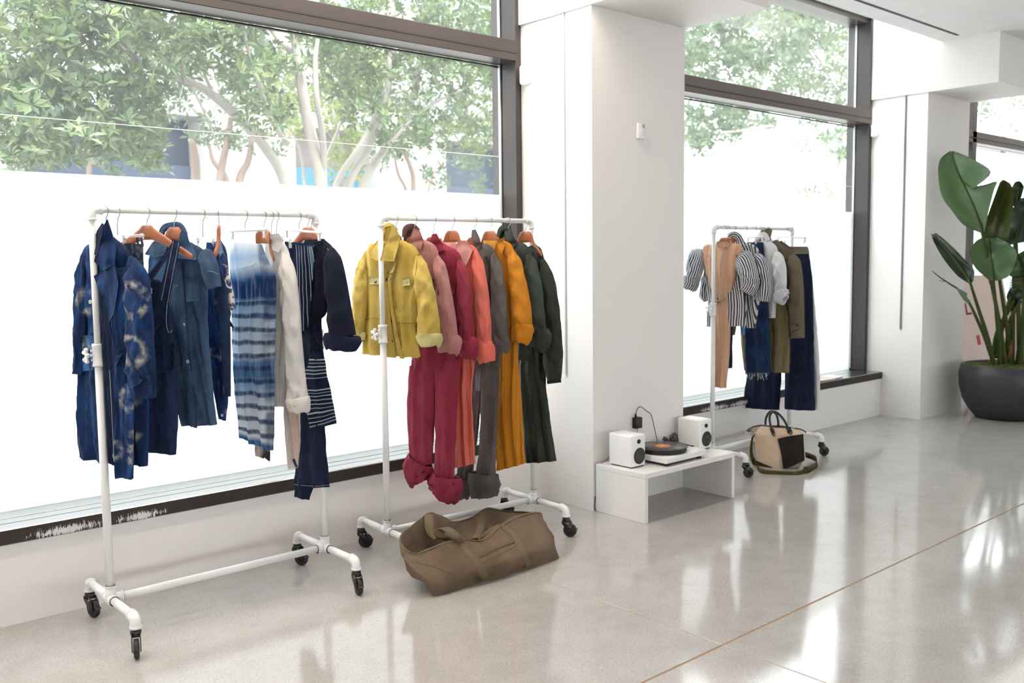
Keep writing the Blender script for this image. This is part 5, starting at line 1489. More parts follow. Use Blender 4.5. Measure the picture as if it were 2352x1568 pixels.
for i in range(NA):
    i2 = (i + 1) % NA
    for j in range(NP - 1):
        df.append((i * NP + j, i2 * NP + j, i2 * NP + j + 1, i * NP + j + 1))
df.append(tuple(i * NP for i in range(NA - 1, -1, -1)))
df.append(tuple(i * NP + NP - 1 for i in range(NA)))
t = thing('duffel_bag', 'slumped open olive-brown canvas duffel bag on the floor under the middle rack', 'bag', CENTRE - V((0, 0, 0.05)))
mcv = cloth('olive_brown_canvas', (0.140, 0.096, 0.062), (0.215, 0.158, 0.108), 0.7, scale=5)
mcw = cloth('canvas_webbing', (0.165, 0.122, 0.074), (0.22, 0.17, 0.11), 0.6)
mk('body', dv, df, mcv, t)
fp = Flat((2.8, 3.3, 0.1), (-0.55, -0.8, 0.1))
fp.bvh.append(BVHTree.FromPolygons([tuple(v) for v in dv], df))
def web(pts, wid, name, eps=0.005, n=30, mat=None, wd=None):
    P = [fp.front(x, y, eps) for x, y in smooth_pts(pts, n)]
    for _ in range(3): P = [P[0]] + [(P[i - 1] + P[i] * 2 + P[i + 1]) / 4 for i in range(1, n - 1)] + [P[-1]]
    wv = []
    for i in range(n):
        td = (P[min(i + 1, n - 1)] - P[max(i - 1, 0)]).normalized()
        q = td.cross(fp.n); wv.append(q.normalized())
    return mk(name, *ribbon(P, wv, wid, 0.004), mat or mcw, t)
web([(1056, 1243), (1072, 1272), (1098, 1305), (1114, 1330), (1116, 1352)], 0.045, 'webbing')
web([(1150, 1212), (1178, 1232), (1196, 1262), (1204, 1284), (1209, 1300)], 0.045, 'webbing')
web([(1104, 1279), (1130, 1266), (1158, 1252), (1181, 1242)], 0.018, 'pocket_welt', mat=mcv)
for pts in ([(1100, 1280), (1140, 1262), (1182, 1240)], [(1110, 1291), (1150, 1272), (1190, 1250)], [(958, 1292), (985, 1297), (1030, 1312), (1096, 1335)], [(986, 1262), (962, 1280), (956, 1292)]):
    P = [fp.front(x, y, 0.001) for x, y in smooth_pts(pts, 20)]
    mk('seam', *tube(P, 0.0018, 5), mcw, t)
# handles and inner straps
def strap3(pts, wid, name, wv):
    mk(name, *ribbon([V(p) for p in smooth_pts([tuple(p) for p in pts], 26)], wv, wid, 0.004), mcw, t)
a0 = fp.front(1056, 1245, 0.008)
strap3([a0, at_y(1046, 1232, 3.37), at_y(1032, 1218, 3.40), at_y(1018, 1212, 3.43), at_y(1008, 1220, 3.45), at_y(1014, 1234, 3.44), at_y(1030, 1236, 3.43)], 0.05, 'handle', V((0.75, -0.6, 0.1)))
strap3([at_y(986, 1182, 3.60), at_y(985, 1200, 3.57), at_y(990, 1222, 3.54), at_y(1004, 1238, 3.50)], 0.045, 'inner_strap', V((0.8, -0.6, 0)))
strap3([at_y(1098, 1186, 3.69), at_y(1106, 1198, 3.66), at_y(1104, 1215, 3.62), at_y(1094, 1236, 3.56)], 0.045, 'inner_strap', V((0.8, -0.6, 0)))
strap3([at_y(1148, 1210, 3.40), at_y(1132, 1216, 3.45), at_y(1112, 1230, 3.50), at_y(1098, 1242, 3.50)], 0.03, 'handle', V((0.4, 0.4, 0.8)))
mk('bunched_handle', *tube([at_y(1016, 1236, 3.45), at_y(1026, 1232, 3.45), at_y(1038, 1232, 3.44), at_y(1050, 1240, 3.43)], [0.010, 0.018, 0.016, 0.008], 12), mcw, t)
mk('zip_pull', *tube([at_y(934, 1272, 3.42), at_y(933, 1290, 3.42)], 0.0018, 6), M['dark'], t)
mk('rim_piping', *tube([V(loops[2][i % NA]) + V((0, 0, 0.002)) for i in range(0, NA + 1, 2)], 0.0035, 6), mcw, t)

# ================================================================== cream and black tote
fb = Flat((5.76, 3.72, 0.15), (-0.835, -0.55, 0))
t = thing('tote_bag', 'cream canvas tote with a black patch pocket and dark leather handles', 'bag', (5.78, 3.72, 0))
mcc = cloth('cream_canvas', (0.64, 0.48, 0.34), (0.78, 0.66, 0.52), 0.7, scale=5)
mol2 = cloth('olive_webbing', (0.060, 0.050, 0.016), (0.10, 0.088, 0.035), 0.6)
mlb = plain('dark_leather', (0.016, 0.014, 0.014), 0.4)
mbp = cloth('black_canvas', (0.020, 0.016, 0.014), (0.035, 0.028, 0.026), 0.5)
put(fb, 'body', shell(fb, [(1747, 977, 1818, 981), (1737, 990, 1844, 994), (1734, 1010, 1847, 1012), (1734, 1040, 1848, 1040), (1736, 1060, 1846, 1056), (1748, 1074, 1838, 1068), (1762, 1079, 1824, 1074)], 0.085, 0, 0.008, 0.16, 201, 40, 60, wr=0.012), mcc, t)
patch(fb, 'front_pocket', [(1786, 1008), (1816, 1001), (1845, 997), (1847, 1030), (1848, 1057), (1826, 1068), (1799, 1078), (1797, 1060), (1792, 1032)], mbp, t, 0.016, 0.010, 3, solid=True)
patch(fb, 'bottom_binding', [(1733, 1056), (1752, 1064), (1772, 1072), (1784, 1081), (1762, 1082), (1744, 1078), (1733, 1066)], mol2, t, 0.005, 0.004, 2)
_a, _b = fb.at(1745, 977, 0.0), fb.at(1820, 983, 0.0)
mk('zip_edge', *tube([_a, _a.lerp(_b, 0.5) + V((0, 0, -0.004)), _b], 0.009, 10), mlb, t)
mk('zip_tail', *tube(smooth_pts([tuple(_a), tuple(fb.at(1730, 980, 0)), tuple(fb.at(1718, 987, 0.01)), tuple(fb.at(1719, 990, 0.02)), tuple(fb.at(1726, 988, 0.02))], 16), 0.005, 8), mol2, t)
mk('zip_tail', *tube(smooth_pts([tuple(_b), tuple(fb.at(1836, 985, 0)), tuple(fb.at(1846, 989, 0)), tuple(fb.at(1852, 993, 0))], 12), 0.005, 8), mol2, t)
def bag_handle(pts, o, name='handle'):
    mk(name, *tube([fb.at(x, y, o) for x, y in smooth_pts(pts, 28)], 0.0085, 10), mlb, t)
bag_handle([(1774, 990), (1769, 972), (1768, 956), (1774, 946), (1784, 947), (1796, 958), (1804, 970), (1812, 988)], 0.095)
bag_handle([(1758, 978), (1759, 962), (1764, 950), (1772, 944), (1782, 950), (1787, 964), (1788, 980)], -0.05)
for poly in ([(1768, 984), (1776, 983), (1781, 998), (1779, 1003), (1773, 999)], [(1804, 981), (1816, 981), (1821, 994), (1817, 999), (1809, 995)]):
    lp_ = patch(fb, 'leather_tab', poly, mlb, t, 0.007, 0.004, 1)
for x, y in ((1773, 989), (1778, 997), (1809, 987), (1816, 986), (1816, 994)): 
    p = fb.front(x, y, 0.010); mk('rivet', *tube([p, p + fb.n * 0.004, p + fb.n * 0.006], [0.006, 0.005, 0.001], 10), M['brass'], t)
mk('strap_ring', *tube([fb.at(1731 + 3 * math.cos(a), 992 + 5 * math.sin(a), 0.03) for a in [i * PI / 6 for i in range(13)]], 0.003, 8), M['brass'], t)
sp = [fb.at(1730, 1000, 0.03), fb.at(1726, 1020, 0.03), fb.at(1726, 1045, 0.03), fb.at(1736, 1070, 0.03), at_z(1748, 1083, 0.01), at_z(1790, 1088, 0.005), at_z(1830, 1089, 0.005), at_z(1848, 1083, 0.012), at_z(1862, 1076, 0.03), at_z(1876, 1066, 0.03), at_z(1874, 1054, 0.03), at_z(1860, 1047, 0.035), at_z(1850, 1044, 0.05)]
mk('shoulder_strap', *ribbon([V(p) for p in smooth_pts([tuple(p) for p in sp], 50)], [V((0.3, -0.5, 0.8)).lerp(V((0.15, 0.25, 0.95)), min(1, i / 30)) for i in range(50)], 0.042, 0.004), mol2, t)
_p = at_z(1852, 1074, 0.02)
mk('strap_buckle', *bbox(_p.x - 0.02, _p.x + 0.02, _p.y - 0.012, _p.y + 0.012, 0.004, 0.028, 0.003, 1), M['dark'], t)
# magazines on the second sill
for k, (x, y, rz, c, nm) in enumerate(((7.30, 4.315, 0.06, (0.80, 0.80, 0.78), 'white'), (7.42, 4.30, -0.1, (0.75, 0.55, 0.35), 'tan'), (7.60, 4.31, 0.1, (0.78, 0.80, 0.80), 'pale grey'))):
    t = thing('magazine', '%s magazine lying on the far window sill, %s in the row' % (nm, ('nearest', 'middle', 'farthest')[k]), 'magazine', (x, y, 0.416), rz, 'magazines on the far sill')
    mk('pages', *bbox(-0.10, 0.10, -0.07, 0.07, 0.0, 0.006 + 0.003 * k, 0.001, 1), M['white_plastic'], t, False, local=True)
    mk('cover', *bbox(-0.101, 0.101, -0.071, 0.071, 0.0062 + 0.003 * k, 0.0072 + 0.003 * k, 0.0004, 1), plain('magazine_cover_%d' % k, c, 0.3), t, False, local=True)

# ================================================================== potted plant
PX, PY = 9.02, 3.36
t = thing('potted_plant', 'tall bird-of-paradise plant in a round charcoal pot by the far pier', 'plant', (PX, PY, 0))
mpot = plain('charcoal_pot', (0.032, 0.033, 0.040), 0.42, bump=0.08, bscale=60)
mk('pot', *lathe([(0.0, 0.002), (0.235, 0.002), (0.255, 0.008), (0.31, 0.07), (0.365, 0.17), (0.395, 0.29), (0.40, 0.40), (0.385, 0.49), (0.372, 0.497), (0.36, 0.487), (0.365, 0.40), (0.30, 0.36), (0, 0.36)], 64, (PX, PY, 0)), mpot, t)
mv, mf = [], []
NRM = 30
for i in range(NRM + 1):
    for k in range(72):
        r = 0.366 * i / NRM; a = 2 * PI * k / 72
        x, y = r * math.cos(a), r * math.sin(a)
        mv.append((PX + x, PY + y, 0.475 + 0.02 * noise.noise(V((x * 9, y * 9, 1))) + 0.014 * noise.noise(V((x * 40, y * 40, 2))) + 0.02 * (1 - (r / 0.366) ** 2)))
for i in range(NRM):
    for k in range(72):
        k2 = (k + 1) % 72
        mf.append((i * 72 + k, i * 72 + k2, (i + 1) * 72 + k2, (i + 1) * 72 + k))
ms_ = NT('green_moss')
ms_.l(ms_.mixc(ms_.ramp(ms_.noise(ms_.obj(), 30, 4), [(0.35, 0.0), (0.65, 1.0)]), (0.045, 0.06, 0.006), (0.16, 0.19, 0.02)), ms_.b.inputs['Base Color'])
ms_.b.inputs['Roughness'].default_value = 0.95
ms_.bump(ms_.noise(ms_.obj(), 160, 3), 0.9, 0.02)
tag(mk('moss', mv, mf, ms_.m, t), kind='stuff')

def leaf_mat(name, a, b, tr=0.16):
    m = NT(name)
    uv = m.uv()
    sx = m.n('ShaderNodeSeparateXYZ'); m.l(uv, sx.inputs[0])
    vein = m.math('FRACT', m.math('MULTIPLY', m.math('ADD', sx.outputs[1], m.math('MULTIPLY', m.math('ABSOLUTE', sx.outputs[0]), 0.12)), 26))
    c = m.mixc(m.noise(m.obj(), 3, 3), a, b)
    c = m.mixc(m.math('MULTIPLY', vein, 0.10), c, tuple(q * 1.6 for q in b))
    m.l(c, m.b.inputs['Base Color'])
    m.b.inputs['Roughness'].default_value = 0.34
    m.b.inputs['Coat Weight'].default_value = 0.15
    m.bump(vein, 0.12, 0.006)
    tb = m.n('ShaderNodeBsdfTranslucent'); m.l(c, tb.inputs[0])
    mx = m.n('ShaderNodeMixShader'); mx.inputs[0].default_value = tr
    m.l(m.b.outputs[0], mx.inputs[1]); m.l(tb.outputs[0], mx.inputs[2]); m.l(mx.outputs[0], m.out.inputs[0])
    return m.m
LG = leaf_mat('paddle_leaf_green', (0.030, 0.075, 0.020), (0.062, 0.128, 0.036))
LO = leaf_mat('paddle_leaf_olive', (0.035, 0.048, 0.008), (0.060, 0.075, 0.014), 0.25)
LD = leaf_mat('paddle_leaf_dark', (0.010, 0.020, 0.010), (0.020, 0.036, 0.016))
STEM = cloth('leaf_stalk', (0.055, 0.075, 0.022), (0.10, 0.125, 0.04), 0.6)
def plant_leaf(rows, X, mat, stem=None, fold=0.05, seed=1, tilt=0.0):
    """paddle leaf at depth x = X: rows base to tip (left, midrib, right photo points)"""
    n = 30
    R_ = smooth_pts(rows, n)
    cols = 13
    vs, fs, uv = [], [], []
    mid = []
    for j, r in enumerate(R_):
        def at_x(x, y, dX=0):
            d = ray(x, y); return CAM + d * ((X + dX) / d.x)
        tt = j / (n - 1)
        l_, m_, r_ = at_x(r[0], r[1], tilt * tt), at_x(r[2], r[3], tilt * tt), at_x(r[4], r[5], tilt * tt)
        mid.append(m_)
        for k in range(cols):
            q = k / (cols - 1) * 2 - 1
            p = m_.lerp(l_, -q) if q < 0 else m_.lerp(r_, q)
            w_ = abs(q)
            p = p + V((-1, -0.35, 0)) * (fold * (w_ ** 1.3) * math.sin(PI * min(1, tt * 1.05)) + 0.012 * noise.noise(V((q * 2, tt * 6, seed))))
            vs.append(p); uv.append((q, tt))
    for j in range(n - 1):
        for k in range(cols - 1):
            fs.append((j * cols + k, j * cols + k + 1, (j + 1) * cols + k + 1, (j + 1) * cols + k))
    lf = mk('leaf', vs, fs, mat, t, True, uv=uv)
    mk('midrib', *tube([p + V((-0.006, -0.002, 0)) for p in mid], [0.011 * (1 - 0.8 * i / (n - 1)) for i in range(n)], 6), STEM, lf)
    if stem:
        b = mid[0]
        s0 = V(stem)
        c1 = s0.lerp(b, 0.55) + V((0, 0, 0.10))
        P = smooth_pts([tuple(s0), tuple(s0.lerp(b, 0.3) + V((0, 0, 0.05))), tuple(s0.lerp(b, 0.7) + V((0, 0, 0.02))), tuple(b)], 24)
        mk('stalk', *tube(P, [0.024 - 0.013 * i / 23 for i in range(24)], 8), STEM, t)
    return lf
S0 = (PX, PY, 0.47)
plant_leaf([(2250, 534, 2256, 536, 2262, 530), (2214, 517, 2251, 515, 2270, 490), (2187, 484, 2238, 480, 2283, 440), (2164, 450, 2224, 445, 2288, 417), (2156, 400, 2206, 410, 2236, 436), (2160, 368, 2192, 376, 2277, 398), (2178, 350, 2186, 356, 2240, 368), (2184, 347, 2190, 347, 2200, 350)], 8.45, LG, (9.00, 3.36, 0.47), 0.06, 1)
plant_leaf([(2262, 572, 2286, 578, 2312, 566), (2256, 545, 2288, 540, 2320, 530), (2269, 498, 2294, 490, 2327, 486), (2284, 455, 2302, 450, 2328, 445), (2296, 422, 2306, 420, 2322, 424), (2303, 413, 2307, 413, 2311, 415)], 8.60, LO, (9.05, 3.33, 0.47), 0.09, 2)
plant_leaf([(2270, 642, 2282, 645, 2296, 644), (2241, 615, 2280, 620, 2320, 630), (2227, 582, 2275, 590, 2336, 584), (2240, 556, 2272, 560, 2318, 560), (2254, 546, 2270, 546, 2290, 545)], 8.55, LG, (8.98, 3.40, 0.47), 0.05, 3)
plant_leaf([(2224, 650, 2229, 651, 2235, 646), (2199, 632, 2216, 628, 2238, 620), (2168, 594, 2192, 594, 2218, 597), (2146, 556, 2162, 560, 2183, 561), (2138, 536, 2143, 538, 2150, 534)], 8.30, LD, (8.94, 3.44, 0.47), 0.05, 4)
plant_leaf([(2312, 565, 2330, 560, 2352, 556), (2320, 520, 2344, 515, 2385, 505), (2326, 480, 2358, 470, 2400, 465), (2345, 455, 2370, 450, 2395, 448)], 9.28, LD, (9.14, 3.36, 0.47), 0.05, 5)
plant_leaf([(2324, 472, 2332, 476, 2342, 466), (2322, 440, 2340, 442, 2352, 432), (2330, 420, 2342, 420, 2350, 425), (2336, 416, 2341, 415, 2346, 418)], 9.34, LD, (9.16, 3.30, 0.47), 0.03, 6)
plant_leaf([(2352, 640, 2368, 632, 2384, 622), (2318, 632, 2350, 612, 2376, 590), (2316, 606, 2340, 590, 2366, 575), (2330, 588, 2340, 582, 2352, 575)], 8.80, LG, (9.10, 3.30, 0.47), 0.05, 7)
plant_leaf([(2330, 660, 2352, 668, 2374, 655), (2325, 645, 2352, 640, 2385, 630), (2345, 630, 2365, 622, 2392, 612)], 8.75, LO, (9.08, 3.26, 0.47), 0.04, 8)
plant_leaf([(2318, 700, 2326, 706, 2340, 700), (2312, 680, 2328, 682, 2352, 672), (2320, 662, 2336, 660, 2352, 655)], 9.02, LD, (9.03, 3.34, 0.47), 0.03, 9)
# young torn leaf on a thin curved stalk
def at_X(x, y, X):
    d = ray(x, y); return CAM + d * (X / d.x)
yp = [tuple(at_X(x, y, 8.86 - 0.58 * i / 7)) for i, (x, y) in enumerate(((2276, 815), (2262, 775), (2245, 735), (2226, 695), (2206, 668), (2182, 652), (2158, 636), (2141, 622)))]
mk('stalk', *tube(smooth_pts(yp, 40), [0.018 - 0.015 * i / 39 for i in range(40)], 8), STEM, t)
yv = [at_X(x, y, 8.48) for x, y in ((2196, 660), (2210, 666), (2222, 674), (2218, 682), (2228, 690), (2224, 698), (2212, 688), (2202, 672))]
_n = len(yv)
mk('leaf', yv + [p + V((0.004, 0, 0)) for p in yv], [tuple(range(_n)), tuple(range(2 * _n - 1, _n - 1, -1))] + [(i, _n + i, _n + (i + 1) % _n, (i + 1) % _n) for i in range(_n)], LG, t, False)
mk('tendril', *tube([at_X(x, y, 8.34) for x, y in ((2170, 646), (2162, 645), (2156, 644))], [0.004, 0.003, 0.001], 6), STEM, t)
for a, b, c in (((2282, 822), (2292, 760), (2330, 690)), ((2290, 822), (2304, 740), (2322, 680)), ((2312, 826), (2320, 740), (2345, 690))):
    mk('stalk', *tube(smooth_pts([tuple(at_X(*p, 9.0)) for p in (a, b, c)], 20), [0.026 - 0.012 * i / 19 for i in range(20)], 8), STEM, t)
mk('dry_sheath', *tube([at_X(x, y, 8.98) for x, y in ((2318, 822), (2322, 800), (2324, 780))], [0.018, 0.016, 0.004], 8), plain('dry_brown', (0.22, 0.07, 0.02), 0.8), t)

# things leaning behind the plant
def board(x0, x1, yb, yt, hgt, label, mat, marks=()):
    t = thing('leaning_board', label, 'board', ((x0 + x1) / 2, yb, 0), 0, 'boards leaning behind the plant')
    th = 0.02
    v = [(x0, yb, 0), (x1, yb, 0), (x1, yt, hgt), (x0, yt, hgt)]
    v += [(x, y + th, z) for x, y, z in v]
    mk('panel', v, [(0, 1, 2, 3), (7, 6, 5, 4), (0, 4, 5, 1), (1, 5, 6, 2), (2, 6, 7, 3), (3, 7, 4, 0)], mat, t, False)
    for a, b, z0, z1, m in marks:
        f = lambda z: yb + (yt - yb) * z / hgt - 0.0015
        mk('printed_mark', [(a, f(z0), z0), (b, f(z0), z0), (b, f(z1), z1), (a, f(z1), z1), (a, f(z0) + 0.001, z0), (b, f(z0) + 0.001, z0), (b, f(z1) + 0.001, z1), (a, f(z1) + 0.001, z1)], [(0, 1, 2, 3), (7, 6, 5, 4), (0, 4, 5, 1), (1, 5, 6, 2), (2, 6, 7, 3), (3, 7, 4, 0)], m, t, False)
mred = plain('red_print', (0.45, 0.05, 0.05), 0.6)
mmr = plain('maroon_print', (0.16, 0.02, 0.05), 0.6)
pkb = plain('pink_card', (0.72, 0.58, 0.52), 0.7)
board(9.60, 10.95, 3.92, 4.16, 1.28, 'tall pinkish cardboard sheet with red marks leaning behind the plant', pkb, ((9.86, 9.90, 0.88, 1.00, mmr), (9.90, 10.00, 0.88, 0.90, mmr), (10.02, 10.10, 0.56, 0.66, mred), (10.55, 10.62, 1.18, 1.24, mred), (10.65, 10.70, 1.18, 1.24, mred)))
board(9.30, 9.56, 3.92, 4.16, 0.82, 'narrow pale grey board leaning beside the pinkish sheet', plain('pale_grey_board', (0.62, 0.66, 0.66), 0.6))
t = thing('cardboard_carton', 'pale cardboard carton standing behind the plant pot', 'carton', (11.1, 3.95, 0))
mk('box', *bbox(10.98, 11.40, 3.78, 4.18, 0, 0.98, 0.006, 1), pkb, t, False)
mk('tape', *bbox(11.17, 11.22, 3.776, 4.184, 0.975, 0.984, 0.001, 1), plain('pale_tape', (0.6, 0.5, 0.4), 0.4), t, False)
t = thing('striped_bundle', 'folded blue and white striped bundle resting on the carton behind the plant', 'textile', (11.15, 3.95, 0.985))
mbu = striped('bundle_stripe', 0.03, (0.70, 0.76, 0.80), (0.20, 0.28, 0.34), 0.4)
bv, bf = [], []
for i in range(24):
    for k in range(32):
        th_, ph_ = PI * i / 23, 2 * PI * k / 32
        x, y, z = math.sin(th_) * math.cos(ph_), math.sin(th_) * math.sin(ph_), math.cos(th_)
        q = 1 + 0.16 * noise.noise(V((x * 2.5, y * 2.5, z * 2.5)))
        bv.append((11.18 + 0.24 * x * q, 3.97 + 0.18 * y * q, 1.13 + 0.145 * math.copysign(abs(z) ** 0.7, z) * (q if z > 0 else 1)))
for i in range(23):
    for k in range(32):
        k2 = (k + 1) % 32
        bf.append((i * 32 + k, (i + 1) * 32 + k, (i + 1) * 32 + k2, i * 32 + k2))
mk('cloth', bv, bf, mbu, t, True, uv=[(p[2] + 0.2 * p[0], p[0]) for p in bv])
# ================================================================== the street outside
struct('ground', box(-40, 110, 4.72, 90, -0.35, -0.15), plain('pale_pavement', (0.42, 0.41, 0.40), 0.8))
GB = thing('office_building', 'long pale concrete building with blue panels across the street behind the trees', 'building', (15, 24, -0.15))
mcon = plain('pale_concrete', (0.30, 0.29, 0.28), 0.8)
mblue = plain('blue_hoarding', (0.016, 0.10, 0.18), 0.5)
mdkb = plain('dark_blue_glass', (0.010, 0.022, 0.05), 0.4)
mpale = plain('pale_window_glass', (0.30, 0.36, 0.38), 0.3)
mshade = plain('brown_grey_band', (0.22, 0.18, 0.17), 0.7)
BX0, BX1, BY = -12.0, 25.0, 23.0
mk('back_wall', *box(BX0, BX1, BY + 1.2, BY + 8, -0.15, 16), mcon, GB, False)
mk('spandrel', *box(BX0, BX1, BY, BY + 1.2, 5.2, 8.2), mcon, GB, False)
mk('spandrel', *box(BX0, BX1, BY, BY + 1.2, 11.0, 16.0), mcon, GB, False)
x = BX0
k = 0
while x < BX1 - 1:
    w_ = (3.6, 4.6, 3.0, 5.2)[k % 4]
    mk('pillar', *box(x - 0.5, x + 2.0, BY - 0.15, BY + 1.2, -0.15, 11.0), mcon, GB, False)
    mk('blue_panel', *box(x + 1.5, x + 1.5 + w_, BY + 0.5, BY + 0.6, -0.15, (4.15, 3.85, 3.5, 4.0)[k % 4]), mblue if k % 2 == 0 else mdkb, GB, False)
    mk('dark_opening', *box(x + 1.5, x + 1.5 + w_, BY + 0.9, BY + 1.19, (4.15, 3.85, 3.5, 4.0)[k % 4] + 0.01, 5.2), mdkb if k % 2 else mshade, GB, False)
    mk('window', *box(x + 1.7, x + 1.3 + w_, BY + 0.6, BY + 0.7, 8.3, 10.9), mpale, GB, False)
    x += 1.5 + w_
    k += 1
GB2 = thing('glass_building', 'pale glass-fronted building seen through the second window', 'building', (60, 29, -0.15))
mgl = plain('pale_glass', (0.62, 0.74, 0.76), 0.3)
mwh = plain('white_mullion', (0.85, 0.85, 0.85), 0.6)
mk('core', *box(30, 110, 29, 42, -0.15, 9.5), plain('white_render', (0.75, 0.76, 0.76), 0.8), GB2, False)
for k in range(18):
    xx = 30.6 + 4 * k
    for z0, z1 in ((1.0, 4.2), (4.8, 7.6), (8.0, 9.2)):
        mk('pane', *box(xx, xx + 3.2, 28.85, 28.98, z0, z1), mgl, GB2, False)
    mk('mullion', *box(xx - 0.5, xx - 0.1, 28.6, 29.0, -0.15, 9.5), mwh, GB2, False)
RAIL = thing('street_lamp', 'slim white street lamp with a long arm outside the second window', 'lamp post', (27.0, 19.0, -0.15))
mk('post', *tube([(27.0, 19.0, -0.15), (27.0, 19.0, 5.1)], [0.11, 0.08], 12), mwh, RAIL)
mk('arm', *tube([(25.2, 19.0, 4.85), (27.0, 19.0, 5.0), (29.5, 19.0, 5.25)], 0.06, 10), plain('tan_arm', (0.75, 0.6, 0.5), 0.5), RAIL)

def leaf_cloud_mat(name, stops, tr=0.45):
    m = NT(name)
    g = m.n('ShaderNodeNewGeometry')
    c = m.ramp(g.outputs['Random Per Island'], stops)
    df = m.b
    m.l(c, df.inputs['Base Color'])
    df.inputs['Roughness'].default_value = 0.45
    tb = m.n('ShaderNodeBsdfTranslucent')
    m.l(m.mixc(0.5, c, (0.20, 0.24, 0.08)), tb.inputs[0])
    mx = m.n('ShaderNodeMixShader'); mx.inputs[0].default_value = tr
    m.l(df.outputs[0], mx.inputs[1]); m.l(tb.outputs[0], mx.inputs[2]); m.l(mx.outputs[0], m.out.inputs[0])
    return m.m
LFA = leaf_cloud_mat('street_leaf', [(0.0, (0.022, 0.05, 0.028)), (0.4, (0.045, 0.085, 0.042)), (0.75, (0.09, 0.14, 0.058)), (1.0, (0.19, 0.23, 0.10))])
LFB = leaf_cloud_mat('street_leaf_far', [(0.0, (0.028, 0.055, 0.042)), (0.5, (0.055, 0.09, 0.066)), (1.0, (0.13, 0.165, 0.11))])
LFY = leaf_cloud_mat('street_leaf_yellow', [(0.0, (0.08, 0.115, 0.035)), (0.5, (0.15, 0.19, 0.06)), (1.0, (0.28, 0.30, 0.12))])
BARK = plain('pale_bark', (0.26, 0.235, 0.21), 0.85, bump=0.4, bscale=14)
BARKR = plain('reddish_bark', (0.20, 0.145, 0.12), 0.85, bump=0.4, bscale=14)

def tree(label, Y, limbs, clusters, size=0.12, bark=None, dens=1.0, leafm=None, seed=1, spread=1.0, name='street_tree'):
    rs = np.random.RandomState(seed)
    L0 = limbs[0]
    b = at_y(L0[0][0], L0[0][1], Y)
    root = thing(name, label, 'tree', (b.x, Y, -0.15), 0, 'street trees outside the windows')
    for i, lb in enumerate(limbs):
        P = []
        dy = 0 if i == 0 else rs.uniform(-0.5, 0.5)
        for j, (x, y, w_) in enumerate(lb):
            q = at_y(x, y, Y + dy * min(1, j / 2))
            P.append((q.x, q.y, q.z, w_ * (q - CAM).length / FPX / 2))
        if i == 0 or lb[0][1] > 395:
            p0 = P[0]
            bx_ = p0[0] + (p0[0] - P[1][0]) * 0.6
            P = [(bx_ + (p0[0] - bx_) * q, p0[1], -0.2 + (p0[2] + 0.2) * q, p0[3] * (1.25 - 0.25 * q)) for q in (0, 0.35, 0.7)] + P
        Q = smooth_pts(P, 10 + 5 * len(lb))
        mk('trunk' if i == 0 else 'branch', *tube([V(q[:3]) for q in Q], [max(0.004, q[3]) for q in Q], 9), bark or BARK, root)
    V_, F_ = [], []
    cnt = 0
    for (cx, cy, rx, ry) in clusters:
        nw = int(dens * rx * ry * PI / 330)
        for _ in range(nw):
            while True:
                a, c = rs.uniform(-1, 1, 2)
                if a * a + c * c < 1: break
            wp = np.array(at_y(cx + a * rx, cy + c * ry, Y + rs.normal(0, spread * 0.6)))
            axis = rs.normal(0, 1, 3); axis[2] = abs(axis[2]) + 0.3; axis[1] -= 0.5
            axis /= np.linalg.norm(axis)
            e1 = np.cross(axis, rs.normal(0, 1, 3)); e1 /= np.linalg.norm(e1)
            e2 = np.cross(axis, e1)
            nl = rs.randint(6, 10)
            for l in range(nl):
                an = 2 * PI * l / nl + rs.uniform(-0.3, 0.3)
                dr = (e1 * math.cos(an) + e2 * math.sin(an)) * 0.85 + axis * rs.uniform(0.1, 0.7)
                dr /= np.linalg.norm(dr)
                sd = np.cross(dr, axis); sd /= (np.linalg.norm(sd) + 1e-6)
                nn = np.cross(sd, dr)
                ln = size * rs.uniform(0.7, 1.25)
                bs = wp + dr * size * 0.15
                k0 = len(V_)
                V_.extend([bs, bs + dr * ln * 0.5 + sd * ln * 0.2 + nn * ln * 0.06, bs + dr * ln - nn * ln * 0.1, bs + dr * ln * 0.5 - sd * ln * 0.2 + nn * ln * 0.06])
                F_.append((k0, k0 + 1, k0 + 2)); F_.append((k0, k0 + 2, k0 + 3))
    if not V_: return root
    o0 = np.array(ORG[root.name])
    me = bpy.data.meshes.new('foliage')
    me.from_pydata((np.array(V_) - o0).tolist(), [], F_)
    me.materials.append(leafm or LFA)
    o = bpy.data.objects.new('foliage', me)
    COL.objects.link(o)
    o.parent = root
    o['kind'] = 'stuff'
    return root

